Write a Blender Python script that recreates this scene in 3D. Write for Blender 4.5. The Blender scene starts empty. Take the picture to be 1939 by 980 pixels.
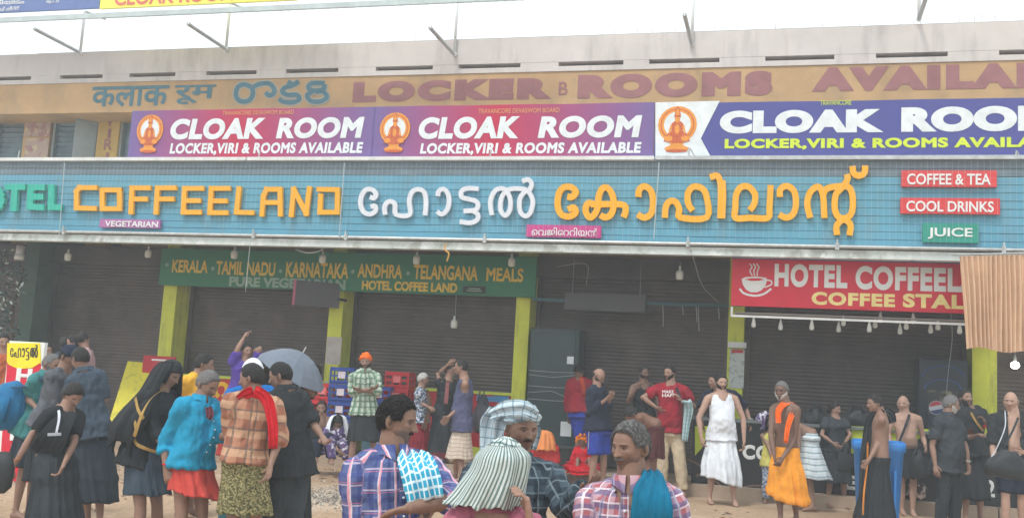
import bpy, math, random
import numpy as np
from mathutils import Vector, noise
random.seed(5); rng=np.random.default_rng(5)
S=bpy.context.scene; COL=S.collection
# ------------------------------------------------------------------ camera
FPX=1950.0; CX,CY=969.5,490.0
YAW,PIT,ROL=math.radians(15.1),math.radians(7.0),math.radians(3.26)
CAM=Vector((0,0,1.7))
_fw=Vector((-math.sin(YAW)*math.cos(PIT),math.cos(YAW)*math.cos(PIT),math.sin(PIT)))
_r=Vector((math.cos(YAW),math.sin(YAW),0)); _u=_r.cross(_fw)
_r2=_r*math.cos(ROL)+_u*math.sin(ROL); _u2=_u*math.cos(ROL)-_r*math.sin(ROL)
FH=Vector((-math.sin(YAW),math.cos(YAW),0)); RH=_r.copy()
cd=bpy.data.cameras.new('camera'); cam=bpy.data.objects.new('camera',cd); COL.objects.link(cam); S.camera=cam
from mathutils import Matrix
m=Matrix((_r2,_u2,-_fw)).transposed().to_4x4(); m.translation=CAM; cam.matrix_world=m
cd.sensor_width=36; cd.lens=36*FPX/1939; cd.clip_start=.05; cd.clip_end=2000
# ------------------------------------------------------------------ world, sun
w=bpy.data.worlds.new("World"); S.world=w; w.use_nodes=True; nt=w.node_tree
bg=nt.nodes['Background']; sky=nt.nodes.new('ShaderNodeTexSky'); sky.sky_type='NISHITA'; sky.sun_disc=False
SE,SR=math.radians(58),math.radians(205)
sky.sun_elevation=SE; sky.sun_rotation=SR; sky.dust_density=3
mx=nt.nodes.new('ShaderNodeMix'); mx.data_type='RGBA'; mx.inputs[0].default_value=.88
nz=nt.nodes.new('ShaderNodeTexNoise'); nz.inputs['Scale'].default_value=1.6; nz.inputs['Detail'].default_value=5
tc=nt.nodes.new('ShaderNodeTexCoord'); nt.links.new(tc.outputs['Generated'],nz.inputs['Vector'])
cr=nt.nodes.new('ShaderNodeMix'); cr.data_type='RGBA'; cr.inputs[6].default_value=(8.2,9.0,9.3,1); cr.inputs[7].default_value=(9.6,10,10,1)
nt.links.new(nz.outputs['Fac'],cr.inputs[0]); nt.links.new(sky.outputs[0],mx.inputs[6]); nt.links.new(cr.outputs[2],mx.inputs[7])
nt.links.new(mx.outputs[2],bg.inputs[0]); bg.inputs[1].default_value=.112
sl=bpy.data.lights.new('sun','SUN'); sl.energy=1.35; sl.angle=math.radians(11); sl.color=(1,.96,.9)
so=bpy.data.objects.new('sun',sl); COL.objects.link(so)
sd=Vector((math.sin(SR)*math.cos(SE),math.cos(SR)*math.cos(SE),math.sin(SE)))   # towards the sun
so.rotation_euler=sd.to_track_quat('Z','Y').to_euler()
S.view_settings.view_transform='Standard'; S.view_settings.look='None'; S.view_settings.exposure=0.5; S.view_settings.gamma=1
S.render.engine='CYCLES'; S.cycles.max_bounces=6; S.cycles.use_denoising=True
# ------------------------------------------------------------------ pixel -> place
def ray(u,v): return _fw+_r2*((u-CX)/FPX)-_u2*((v-CY)/FPX)
def at(u,v,Y):
    d=ray(u,v); return CAM+d*(Y/d.y)
def atd(u,v,dist):
    d=ray(u,v); return CAM+d*(dist/d.dot(FH))
def gz(y):
    t=min(1,max(0,(y-5.5)/7.0)); return .3*t*t*(3-2*t)
def ong(u,dist,g=None):
    v=950.
    for _ in range(6):
        p=atd(u,v,dist); h=gz(p.y) if g is None else g
        v+=(p.z-h)*FPX/dist
    return Vector((p.x,p.y,h))
# ------------------------------------------------------------------ materials
MATS={}
def lin(c): return tuple(((x/255)/12.92 if x/255<=.04045 else ((x/255+.055)/1.055)**2.4) for x in c)
def mat(name,c,rough=.7,spec=.4,metal=0,var=.12,vs=6,bump=0,bs=60,emit=0,attr=None,build=None,bd=.01,trans=0,alpha=1,coord='Object'):
    if name in MATS: return MATS[name]
    m=bpy.data.materials.new(name); m.use_nodes=True; n=m.node_tree; b=n.nodes['Principled BSDF']
    b.inputs['Roughness'].default_value=rough; b.inputs['Specular IOR Level'].default_value=spec; b.inputs['Metallic'].default_value=metal
    t=n.nodes.new('ShaderNodeTexCoord'); vec=t.outputs[coord]
    if attr=='cu':
        a=n.nodes.new('ShaderNodeAttribute'); a.attribute_name='cu'; cu=a.outputs['Vector']
    else: cu=vec
    if build: base=build(n,cu)
    elif attr=='col':
        a=n.nodes.new('ShaderNodeAttribute'); a.attribute_name='col'; base=a.outputs['Color']
    else:
        rgb=n.nodes.new('ShaderNodeRGB'); rgb.outputs[0].default_value=(*c,1); base=rgb.outputs[0]
    if var:
        z=n.nodes.new('ShaderNodeTexNoise'); z.inputs['Scale'].default_value=vs; z.inputs['Detail'].default_value=6; z.inputs['Roughness'].default_value=.65
        n.links.new(vec,z.inputs['Vector'])
        mr=n.nodes.new('ShaderNodeMapRange'); mr.inputs[1].default_value=.3; mr.inputs[2].default_value=.7
        mr.inputs[3].default_value=1-var; mr.inputs[4].default_value=1+var; n.links.new(z.outputs['Fac'],mr.inputs[0])
        mm=n.nodes.new('ShaderNodeVectorMath'); mm.operation='SCALE'; n.links.new(base,mm.inputs[0]); n.links.new(mr.outputs[0],mm.inputs['Scale']); base=mm.outputs[0]
    n.links.new(base,b.inputs['Base Color'])
    if bump:
        z=n.nodes.new('ShaderNodeTexNoise'); z.inputs['Scale'].default_value=bs; z.inputs['Detail'].default_value=4; n.links.new(vec,z.inputs['Vector'])
        if bd>.02:
            sv=N(n,'ShaderNodeVectorMath',operation='MULTIPLY'); sv.inputs[1].default_value=(1.15,1.15,.42); n.links.new(vec,sv.inputs[0]); n.links.new(sv.outputs[0],z.inputs['Vector'])
        bp=n.nodes.new('ShaderNodeBump'); bp.inputs['Strength'].default_value=bump; bp.inputs['Distance'].default_value=bd
        n.links.new(z.outputs['Fac'],bp.inputs['Height']); n.links.new(bp.outputs[0],b.inputs['Normal'])
    if emit: n.links.new(base,b.inputs['Emission Color']); b.inputs['Emission Strength'].default_value=emit
    if trans: b.inputs['Transmission Weight'].default_value=trans
    if alpha<1: b.inputs['Alpha'].default_value=alpha
    MATS[name]=m; return m
def N(n,t,**k):
    x=n.nodes.new(t)
    for a,b in k.items(): setattr(x,a,b)
    return x
def mth(n,op,a,b=None):
    x=N(n,'ShaderNodeMath',operation=op)
    for i,v in enumerate((a,b)):
        if v is None: continue
        if isinstance(v,(int,float)): x.inputs[i].default_value=v
        else: n.links.new(v,x.inputs[i])
    return x.outputs[0]
def mixc(n,f,a,b):
    x=N(n,'ShaderNodeMix',data_type='RGBA')
    for i,v in ((0,f),(6,a),(7,b)):
        if isinstance(v,(int,float)): x.inputs[i].default_value=v
        elif isinstance(v,tuple): x.inputs[i].default_value=(*v[:3],1)
        else: n.links.new(v,x.inputs[i])
    return x.outputs[2]
def plaid(base,bands,warp=.004):
    """bands: (axis, period m, width fraction, phase, colour, strength)"""
    def f(n,cu):
        z=N(n,'ShaderNodeTexNoise'); z.inputs['Scale'].default_value=9; n.links.new(cu,z.inputs['Vector'])
        va=N(n,'ShaderNodeVectorMath',operation='SCALE'); n.links.new(z.outputs['Color'],va.inputs[0]); va.inputs['Scale'].default_value=warp*2
        vb=N(n,'ShaderNodeVectorMath',operation='ADD'); n.links.new(cu,vb.inputs[0]); n.links.new(va.outputs[0],vb.inputs[1])
        sp=N(n,'ShaderNodeSeparateXYZ'); n.links.new(vb.outputs[0],sp.inputs[0])
        c=base
        for ax,per,wd,ph,colr,st in bands:
            t=mth(n,'FRACT',mth(n,'ADD',mth(n,'MULTIPLY',sp.outputs[ax],1/per),ph+50))
            k=mth(n,'MULTIPLY',mth(n,'LESS_THAN',t,wd),st)
            c=mixc(n,k,c,colr)
        return c
    return f
def blotch(cols,scale=20,th=.5,w=.06):
    def f(n,cu):
        c=cols[0]
        for i,cc in enumerate(cols[1:]):
            z=N(n,'ShaderNodeTexNoise'); z.inputs['Scale'].default_value=scale*(1+.35*i); z.inputs['Detail'].default_value=3
            mp=N(n,'ShaderNodeVectorMath',operation='ADD'); n.links.new(cu,mp.inputs[0]); mp.inputs[1].default_value=(i*7.3,i*3.1,i)
            n.links.new(mp.outputs[0],z.inputs['Vector'])
            mr=N(n,'ShaderNodeMapRange'); mr.inputs[1].default_value=th; mr.inputs[2].default_value=th+w; n.links.new(z.outputs['Fac'],mr.inputs[0])
            c=mixc(n,mr.outputs[0],c,cc)
        return c
    return f
def streak(c,dark,amt=.5,sx=5.,sz=.35,lo=.5,hi=.75):
    def f(n,cu):
        v=N(n,'ShaderNodeVectorMath',operation='MULTIPLY'); n.links.new(cu,v.inputs[0]); v.inputs[1].default_value=(sx,sx,sz)
        z=N(n,'ShaderNodeTexNoise'); z.inputs['Scale'].default_value=1.; z.inputs['Detail'].default_value=7; z.inputs['Roughness'].default_value=.7; n.links.new(v.outputs[0],z.inputs['Vector'])
        mr=N(n,'ShaderNodeMapRange'); mr.inputs[1].default_value=lo; mr.inputs[2].default_value=hi; mr.inputs[4].default_value=amt; n.links.new(z.outputs['Fac'],mr.inputs[0])
        return mixc(n,mr.outputs[0],c,dark)
    return f
# ------------------------------------------------------------------ meshes
class MB:
    def __init__(s): s.v=[]; s.f=[]; s.m=[]; s.cu=[]; s.col=[]
    def add(s,V,F,mi=0,cu=None,col=None):
        o=len(s.v); V=[tuple(map(float,p)) for p in V]; s.v+=V
        s.f+=[tuple(int(i)+o for i in q) for q in F]; s.m+=[mi]*len(F)
        s.cu+=[tuple(map(float,c)) for c in cu] if cu is not None else [(p[0],p[2],0) for p in V]
        s.col+=[tuple(map(float,c)) for c in col] if col is not None else [(1,1,1)]*len(V)
        return o
    def box(s,c,d,mi=0,rz=0,R=None):
        c=Vector(c); h=Vector(d)/2; P=[]
        for x in (-1,1):
            for y in (-1,1):
                for z in (-1,1):
                    q=Vector((x*h.x,y*h.y,z*h.z))
                    if R is not None: q=R@q
                    elif rz: q=Vector((q.x*math.cos(rz)-q.y*math.sin(rz),q.x*math.sin(rz)+q.y*math.cos(rz),q.z))
                    P.append(c+q)
        s.add(P,[(0,1,3,2),(4,6,7,5),(0,4,5,1),(2,3,7,6),(0,2,6,4),(1,5,7,3)],mi); return s
    def tube(s,pts,rad,n=8,mi=0,ref=None,cap=True,cuoff=0):
        P=[Vector(p) for p in pts]; k=len(P); V=[];F=[];U=[]
        if not hasattr(rad,'__len__'): rad=[rad]*k
        L=0
        for i in range(k):
            t=(P[min(i+1,k-1)]-P[max(i-1,0)]).normalized()
            rf=Vector(ref) if ref is not None else (Vector((0,0,1)) if abs(t.z)<.85 else Vector((1,0,0)))
            a=(rf-t*rf.dot(t)).normalized(); b=t.cross(a)
            ra,rb=rad[i] if hasattr(rad[i],'__len__') else (rad[i],rad[i])
            if i: L+=(P[i]-P[i-1]).length
            for j in range(n):
                q=2*math.pi*j/n; V.append(P[i]+a*(ra*math.cos(q))+b*(rb*math.sin(q))); U.append((q*(ra+rb)/2,L,0))
        for i in range(k-1):
            for j in range(n):
                F.append((i*n+j,i*n+(j+1)%n,(i+1)*n+(j+1)%n,(i+1)*n+j))
        if cap:
            V+= [P[0],P[-1]]; U+=[(0,0,0),(0,L,0)]; c0=k*n
            for j in range(n): F.append((c0,(j+1)%n,j)); F.append((c0+1,(k-1)*n+j,(k-1)*n+(j+1)%n))
        s.add(V,F,mi,U); return s
    def ell(s,c,r,n=12,m=8,mi=0,R=None,col=None):
        V=[];F=[]
        for i in range(1,m):
            ph=math.pi*i/m
            for j in range(n):
                q=2*math.pi*j/n; p=Vector((r[0]*math.sin(ph)*math.cos(q),r[1]*math.sin(ph)*math.sin(q),r[2]*math.cos(ph)))
                if R is not None: p=R@p
                V.append(Vector(c)+p)
        for i in range(m-2):
            for j in range(n): F.append((i*n+j,(i+1)*n+j,(i+1)*n+(j+1)%n,i*n+(j+1)%n))
        t=Vector((0,0,r[2])); 
        if R is not None: t=R@t
        V+=[Vector(c)+t,Vector(c)-t]; a=(m-1)*n
        for j in range(n): F.append((a,j,(j+1)%n)); F.append((a+1,(m-2)*n+(j+1)%n,(m-2)*n+j))
        s.add(V,F,mi,None,[col]*len(V) if col else None); return s
    def lathe(s,c,prof,n=16,mi=0):
        V=[];F=[];c=Vector(c)
        for r,z in prof:
            for j in range(n): V.append(c+Vector((r*math.cos(2*math.pi*j/n),r*math.sin(2*math.pi*j/n),z)))
        for i in range(len(prof)-1):
            for j in range(n): F.append((i*n+j,i*n+(j+1)%n,(i+1)*n+(j+1)%n,(i+1)*n+j))
        s.add(V,F,mi); return s
    def build(s,name,mats,parent=None,smooth=False,org=None):
        me=bpy.data.meshes.new(name); o=Vector(org) if org is not None else Vector((0,0,0))
        if parent is not None and org is None: o=wloc(parent)
        V=np.array(s.v,dtype=np.float64).reshape(-1,3)-np.array(o)
        me.from_pydata(V.tolist(),[],s.f)
        if not isinstance(mats,(list,tuple)): mats=[mats]
        for q in mats: me.materials.append(q)
        if len(mats)>1: me.polygons.foreach_set('material_index',s.m)
        if smooth: me.polygons.foreach_set('use_smooth',[True]*len(s.f))
        if any(x.node_tree.nodes.get('Attribute') for x in mats):
            a=me.attributes.new('cu','FLOAT_VECTOR','POINT'); a.data.foreach_set('vector',np.array(s.cu,dtype=np.float32).ravel())
            a=me.attributes.new('col','FLOAT_COLOR','POINT'); c=np.ones((len(s.v),4),dtype=np.float32); c[:,:3]=np.array(s.col); a.data.foreach_set('color',c.ravel())
        me.update()
        ob=bpy.data.objects.new(name,me); COL.objects.link(ob)
        if parent is not None: ob.parent=parent
        else: ob.location=o
        return ob
def wloc(o):
    p=Vector(o.location)
    while o.parent is not None: o=o.parent; p=p+Vector(o.location)
    return p
def thing(name,label,cat,loc,group=None):
    o=bpy.data.objects.new(name,None); o.empty_display_size=.2; COL.objects.link(o); o.location=loc
    o['label']=label; o['category']=cat
    if group: o['group']=group
    return o
def tag(o,label=None,cat=None,group=None,kind=None):
    for k,v in (('label',label),('category',cat),('group',group),('kind',kind)):
        if v: o[k]=v
    return o
def tri(o): return o
# text on a wall plane facing the camera side (-Y), fitted to a pixel box
def text_obj(txt,box,Y,m,parent,depth=.004,bold=0,shear=0,name='lettering',spacing=1,side=None):
    u0,v0,u1,v1=box; um=(u0+u1)/2; vm=(v0+v1)/2
    A=at(u0,vm,Y); B=at(u1,vm,Y); Tt=at(um,v0,Y); Bb=at(um,v1,Y)
    cu=bpy.data.curves.new('lettering','FONT'); cu.body=txt; cu.shear=shear; cu.space_character=spacing; cu.resolution_u=6
    cu.extrude=.02; cu.bevel_depth=bold; cu.bevel_resolution=0
    tmp=bpy.data.objects.new('tmp',cu); COL.objects.link(tmp)
    dg=bpy.context.evaluated_depsgraph_get(); me=bpy.data.meshes.new_from_object(tmp.evaluated_get(dg)); bpy.data.objects.remove(tmp)
    V=np.array([v.co for v in me.vertices]); lo=V.min(0); hi=V.max(0)
    W=B.x-A.x; H=Tt.z-Bb.z; C=at(um,vm,Y)
    X=(V[:,0]-(lo[0]+hi[0])/2)*(W/(hi[0]-lo[0])); Z=(V[:,1]-(lo[1]+hi[1])/2)*(H/(hi[1]-lo[1]))
    D=(V[:,2]-lo[2])/(hi[2]-lo[2])*depth
    o=wloc(parent) if parent else Vector((0,0,0))
    P=np.stack([X+C.x-o.x, (Y-D)-o.y, Z+C.z-o.z],1)
    me.vertices.foreach_set('co',P.ravel()); me.materials.clear(); me.materials.append(m); me.polygons.foreach_set('use_smooth',[False]*len(me.polygons)); me.update()
    ob=bpy.data.objects.new(name,me); COL.objects.link(ob); ob.parent=parent; return ob
def smooth_pts(p,k=4):
    p=[np.array(q,float) for q in p]
    if len(p)<3: return p
    out=[]
    cl=np.allclose(p[0],p[-1])
    for i in range(len(p)-1):
        a=p[i-1] if i>0 else (p[-2] if cl else p[0]*2-p[1]); d=p[i+2] if i+2<len(p) else (p[1] if cl else p[-1]*2-p[-2]); b,c=p[i],p[i+1]
        for j in range(k):
            t=j/k; out.append(.5*((2*b)+(c-a)*t+(2*a-5*b+4*c-d)*t*t+(3*b-a-3*c+d)*t**3))
    out.append(p[-1]); return out
def stroke(mb,pts,wpx,Y,depth,sharp=False,mi=0,k=0,tr=None):
    """a painted or cut-out letter stroke: pixel path laid on the plane Y and given real thickness"""
    if tr: pts=[tr(*p) for p in pts]
    if sharp:
        for i in range(len(pts)-1):
            a=np.array(pts[i],float); b=np.array(pts[i+1],float); t=(b-a)/np.linalg.norm(b-a); n=np.array([-t[1],t[0]])*wpx/2
            a=a-t*wpx/2; b=b+t*wpx/2; dd=depth+.0006*i+.0007*k
            q=[at(*(a-n),Y),at(*(b-n),Y),at(*(b+n),Y),at(*(a+n),Y)]
            Fq=[Vector((p.x,Y-dd,p.z)) for p in q]
            mb.add(q+Fq,[(0,3,2,1),(4,5,6,7),(0,1,5,4),(1,2,6,5),(2,3,7,6),(3,0,4,7)],mi)
        return
    P=smooth_pts(pts); n=len(P); V=[]; F=[]; dd=depth+.0007*k
    for i in range(n):
        t=P[min(i+1,n-1)]-P[max(i-1,0)]; t=t/(np.linalg.norm(t)+1e-9); nn=np.array([-t[1],t[0]])
        ww=wpx/2
        for sgn in (-1,1):
            q=P[i]+nn*ww*sgn; a=at(q[0],q[1],Y); V.append(a); V.append(Vector((a.x,Y-dd-.0002*i/n,a.z)))
    for i in range(n-1):
        a=i*4; b=a+4
        F+=[(a+1,a+3,b+3,b+1),(a,a+1,b+1,b),(a+3,a+2,b+2,b+3),(a+2,a,b,b+2)]
    F+=[(0,2,3,1),((n-1)*4,(n-1)*4+1,(n-1)*4+3,(n-1)*4+2)]
    mb.add(V,F,mi)
def zz(ox,oy,fac): return lambda pts:[(ox+x/fac,oy+y/fac) for x,y in pts]
# ------------------------------------------------------------------ common materials
C_=lambda *c:lin(c)
white_paint=mat('white_paint',(.72,.74,.73),.5,var=.14,vs=5)
galv=mat('galvanised_steel',(.5,.52,.52),.35,metal=.5,var=.2,vs=9)
wire_m=mat('net_wire',(.42,.5,.53),.4,var=0)
blue_board=mat('blue_sheet_paint',None,build=streak(C_(92,158,184),C_(120,140,146),.5,3,1.2),rough=.42,var=.1,vs=1.7,bump=.15,bs=14)
slate_board=mat('slate_sheet',C_(104,122,134),.5,var=.22,vs=3)
dark_metal=mat('shutter_steel',(.085,.066,.058),.38,spec=.5,metal=.25,var=.42,vs=1.8,bump=.3,bs=7)
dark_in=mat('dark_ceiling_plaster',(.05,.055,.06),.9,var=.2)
limep=mat('lime_paint',None,.55,build=streak(C_(214,222,74),C_(140,138,84),.6,9,1.3,.52,.7),var=.12,vs=3,bump=.1)
orange_wall=mat('ochre_wall_paint',None,.8,build=streak(C_(194,160,118),C_(146,132,116),.7,1.6,1.2),var=.16,vs=1.2,bump=.2,bs=20)
parap=mat('parapet_plaster',None,.9,build=streak(C_(208,202,198),C_(140,134,132),.5,2.6,.5,.5,.72),var=.11,vs=.9,bump=.3,bs=10)
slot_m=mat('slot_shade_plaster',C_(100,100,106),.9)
conc=mat('platform_concrete',C_(168,150,132),.95,var=.2,vs=2.5,bump=.4,bs=30)
black_m=mat('black_plastic',(.02,.021,.022),.5,var=.2)
redp=mat('red_paint',C_(190,20,34),.5,var=.15,vs=4)
# ------------------------------------------------------------------ ground
gm=mat('sandy_ground',(0,0,0),.95,build=blotch([C_(176,150,124),C_(146,118,94),C_(194,172,150)],.55,.5,.25),var=.22,vs=16,bump=.7,bs=45)
def ground():
    xs=np.concatenate([[-300,-80,-30,-14],np.arange(-11,10.01,.14),[14,30,80,300]]); ys=np.concatenate([[-200,-40,-8,0],np.arange(2.5,16.01,.14),[25,80,300]])
    V=[];F=[];nx=len(xs)
    for y in ys:
        for x in xs:
            z=gz(y); 
            if -12<x<11 and 2<y<15: z+=.022*noise.noise((x*.7,y*.7,0))+.012*noise.noise((x*2.7,y*2.7,3))
            V.append((x,y,z))
    for j in range(len(ys)-1):
        for i in range(nx-1): a=j*nx+i; F.append((a,a+1,a+nx+1,a+nx))
    mb=MB(); mb.add(V,F); o=mb.build('ground',gm,smooth=True); tag(o,kind='structure')
ground()
def scatter(name,label,n,region,size,m,flat=.5,kindv='stuff',cat=None):
    mb=MB()
    for _ in range(n):
        c,a,b=region[rng.integers(len(region))]
        x=c[0]+rng.normal()*a; y=c[1]+rng.normal()*b
        if y>14.85: continue
        s=size*(.5+rng.random()); th=rng.random()*6.3; P=[]
        for k in range(5):
            q=th+k*1.2566; P.append((x+s*math.cos(q)*(.6+.5*rng.random()),y+s*math.sin(q)*(.6+.5*rng.random()),gz(y)-.012+s*flat*.2*rng.random()))
        P.append((x,y,gz(y)+s*flat))
        cc=tuple(np.clip(np.array([1,1,1])*(.6+.7*rng.random()),0,2))
        mb.add(P,[(i,(i+1)%5,5) for i in range(5)],int(rng.integers(len(m))))
    o=mb.build(name,m); tag(o,label,cat,kind=kindv); return o
st=[mat('stone_grey',C_(150,142,132),.9,var=.2),mat('stone_pale',C_(186,176,162),.9),mat('stone_dark',C_(110,100,92),.9)]
def gp(u,v,h=.25):
    d=ray(u,v); return CAM+d*((h-CAM.z)/d.z)
scatter('gravel','grey gravel strewn over the sandy ground between the walkers','6000' and 6500,[(gp(630,945),.55,.5),(gp(560,930),.5,.4),(gp(220,880),.7,.7),(gp(40,900),.6,.8)],.022,st,.5,cat='gravel')
lf=[mat('dry_leaf_brown',C_(120,84,60),.8),mat('dry_leaf_dark',C_(84,66,54),.8),mat('litter_pale',C_(206,198,188),.8)]
scatter('dry_leaves','brown dry leaves and scraps littering the sand before the shops',760,[(gp(220,900),.9,1.3),(gp(630,900),.9,.9),(gp(1100,960),1.5,.6),(gp(40,920),.8,1)],.05,lf,.12,cat='leaf litter')
# raised walkway: a step made of long kerb blocks, then concrete slab
PZ=.47; YK=15.0
mb=MB(); mb.box((-1,YK+1.6,PZ/2-.01),(40,2.84,PZ)); o=mb.build('walkway_slab',conc); tag(o,kind='structure')
kb=MB(); kb.box((0,0,0),(1.48,.18,PZ-.1)); kme=None
for i in range(20):
    x=-13+i*1.5
    if kme is None:
        o=kb.build('kerb_block',conc); kme=o.data; o.parent=bpy.data.objects['walkway_slab']
    else:
        o=bpy.data.objects.new('kerb_block',kme); COL.objects.link(o); o.parent=bpy.data.objects['walkway_slab']
    o.location=(x,YK+.082+.008*rng.random(),(PZ-.1)/2+.1+.006*rng.random())
# ------------------------------------------------------------------ building
YS,YP,YW,YG,YF,YU,YR=16.8,16.3,16.4,16.15,14.6,16.9,16.2
xl,xr=at(-120,500,YS).x,at(2080,500,YS).x
zb=at(970,478,YF).z        # underside of the canopy beam
ztop=at(970,306,YF).z
B=thing('shop_building','long two storey shop block with ochre upper wall and brown roller shutters','building',(0,YS,0))
def part(name,mb,m,parent=None,smooth=False,label=None,kind=None):
    o=mb.build(name,m,parent or B,smooth); tag(o,label,None,None,kind); return o
W=xr-xl; xc=(xl+xr)/2
zh=at(100,214,YR).z        # window heads
zpar0=at(970,137,YR).z; zpar1=at(970,72,YR).z
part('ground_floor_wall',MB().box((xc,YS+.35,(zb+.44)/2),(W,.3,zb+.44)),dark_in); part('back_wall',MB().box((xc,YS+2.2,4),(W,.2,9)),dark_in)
mb=MB(); mb.box((xc,YR+.43,(zh+zpar0-.002)/2),(W,.82,zpar0-.002-zh)); part('header_wall',mb,orange_wall)
x250=at(225,260,YU).x
mb=MB(); mb.box(((at(1640,190,YU).x+at(250,260,YU).x)/2,YU+.152,(zb+zh)/2),(at(1640,190,YU).x-at(250,260,YU).x,.3,zh-zb-.004)); part('upper_wall',mb,orange_wall)
# parapet with drain slots
zs0=zpar0+.085; zs1=zs0+.075
slots=[(-20,57,157),(113,193,152),(244,331,149),(390,485,145),(541,640,140),(711,819,134),(868,985,130),(1057,1180,126),(1229,1362,119),(1449,1580,113),(1659,1795,105),(1892,2030,101)]
cur=xl
mb=MB(); mb.box((xc,YR+.4,(zpar0+zs0)/2),(W,.8,zs0-zpar0)); mb.box((xc,YR+.4,(zs1+zpar1)/2),(W,.8,zpar1-zs1))
for a,b,v in slots:
    xa,xb=at(a,v,YR).x,at(b,v,YR).x
    if xa>cur: mb.box(((cur+xa)/2,YR+.401,(zs0+zs1)/2),(xa-cur,.796,zs1-zs0-.002))
    cur=xb
mb.box(((cur+xr)/2,YR+.401,(zs0+zs1)/2),(max(.1,xr-cur),.796,zs1-zs0-.002))
part('parapet',mb,parap)
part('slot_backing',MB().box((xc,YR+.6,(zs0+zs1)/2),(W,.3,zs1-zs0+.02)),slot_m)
mb=MB()
for i in range(46):
    u=620+1300*((i*.618)%1); x=at(u,80,YR).x; h=.05+.12*rng.random()**2
    mb.tube([(x,YR+.1,zpar1-.01),(x+.02*rng.normal(),YR+.1,zpar1+h)],.006,4)
part('wire_stubs',mb,galv,kind='stuff')
# windows of the upper floor
glass=mat('window_glass',C_(92,112,120),.18,spec=.7,var=.3,vs=4)
fr_m=mat('window_frame_paint',C_(150,160,160),.5)
def window(u0,u1,v0,v1,n=1,louv=True):
    um=(u0+u1)/2; vm=(v0+v1)/2; xa,xb=at(u0,vm,YU).x,at(u1,vm,YU).x; za,zb_=at(um,v0,YU).z,max(zb+.3,at(um,v1,YU).z)
    f=MB(); t=.045
    for x in np.linspace(xa,xb,n+1): f.box((x,YU+.06,(za+zb_)/2),(t,.1,za-zb_))
    f.box(((xa+xb)/2,YU+.062,za-t/2),(xb-xa+t,.11,t)); f.box(((xa+xb)/2,YU+.062,zb_+t/2),(xb-xa+t,.11,t))
    wo=part('window',f,fr_m)
    for k in range(n):
        a=xa+(xb-xa)*k/n; b=xa+(xb-xa)*(k+1)/n
        p=MB(); p.box(((a+b)/2,YU+.1,(za+zb_)/2),(b-a-t,.012,za-zb_-t)); p.build('pane',glass,wo)
        if louv:
            for z in np.arange(zb_+.1,za-.05,.105):
                p=MB(); p.box(((a+b)/2,YU+.075,z),(b-a-t-.01,.004,.085),R=Matrix.Rotation(.5,3,'X')); p.build('louvre_slat',glass,wo)
window(-60,46,216,312,2); window(100,186,212,312,1); window(228,262,208,312,1,False)
window(1655,1800,180,215,2,False); window(1892,2010,176,215,2,False)
def pier(u0,u1,v,m,name):
    xa,xb=at(u0,v,YU).x,at(u1,v,YU).x; part(name,MB().box(((xa+xb)/2,YU+.14,(zb+zh)/2),(xb-xa,.34,zh-zb-.002)),m)
pier(46,96,260,orange_wall,'pier'); pier(187,227,250,mat('pier_paint',C_(196,164,96),.8,var=.1),'pier'); 
mb=MB(); xa,xb=at(1800,190,YU).x,at(1892,190,YU).x; mb.box(((xa+xb)/2,YU+.15,(zb+zh)/2),(xb-xa,.3,zh-zb-.002)); part('pier',mb,orange_wall)
# open shutter leaf of the window and the posters on the pier
pst=mat('faded_poster',(0,0,0),.8,build=blotch([C_(186,164,152),C_(168,128,126),C_(200,182,150)],6,.5,.1),var=.1)
for (u0,v0,u1,v1) in ((52,218,94,258),(50,262,90,299)):
    a=at(u0,v0,YU-.04); b=at(u1,v1,YU-.04); part('poster',MB().box(((a.x+b.x)/2,YU-.045,(a.z+b.z)/2),(b.x-a.x,.012,a.z-b.z)),pst)
a=at(188,205,YU); b=at(180,300,YU)
mb=MB(); mb.box((a.x-.14,YU-.14,(zh+zb+.5)/2),(.4,.03,zh-zb-.5),rz=.9); part('window_leaf',mb,fr_m)
paint_teal=mat('faded_teal_lettering',C_(84,124,138),.8,var=.15,vs=5); paint_edge=mat('pale_letter_edge',C_(168,170,160),.8)
paint_mar=mat('faded_maroon_lettering',C_(156,108,110),.8,var=.12,vs=4)
par=B
for t,bx in (('V',(200,213,218,240)),('I',(204,244,210,262)),('R',(197,263,213,284)),('I',(200,289,206,305))): text_obj(t,bx,YU-.035,paint_mar,B,.003,.02)
text_obj('कलाक',(173,163,318,202),YR+.016,paint_teal,B,.004,.02); text_obj('रूम',(330,161,408,197),YR+.016,paint_teal,B,.004,.02)
tel=[[(476,165),(462,160),(450,166),(447,182),(456,192),(472,190),(479,178),(477,166)],[(478,166),(490,160),(508,158),(518,166),(519,176),(510,181),(503,175)],
 [(563,157),(552,163),(540,166),(535,174),(545,180),(562,180),(567,188),(556,194),(538,193),(528,187)],[(545,155),(556,160),(566,154)],
 [(615,158),(592,158),(584,166),(594,172),(612,170),(615,160)],[(592,173),(582,182),(590,192),(608,192),(619,184),(612,174),(598,174)]]
for w_,m_,dd in ((13,paint_edge,.003),(8.5,paint_teal,.006)):
    for k,s_ in enumerate(tel): mb=MB(); stroke(mb,s_,w_,YR+.018,dd,k=k); part('lettering',mb,m_)
text_obj('LOCKER',(664,151,1040,191),YR+.016,paint_mar,B,.004,.09,spacing=1.3)
text_obj('B',(1058,155,1075,180),YR+.016,paint_mar,B,.004,.01)
text_obj('ROOMS',(1090,138,1458,184),YR+.016,paint_mar,B,.004,.09,spacing=1.3)
text_obj('AVAILABLE',(1528,122,2098,169),YR+.016,paint_mar,B,.004,.09,spacing=1.3)
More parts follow.
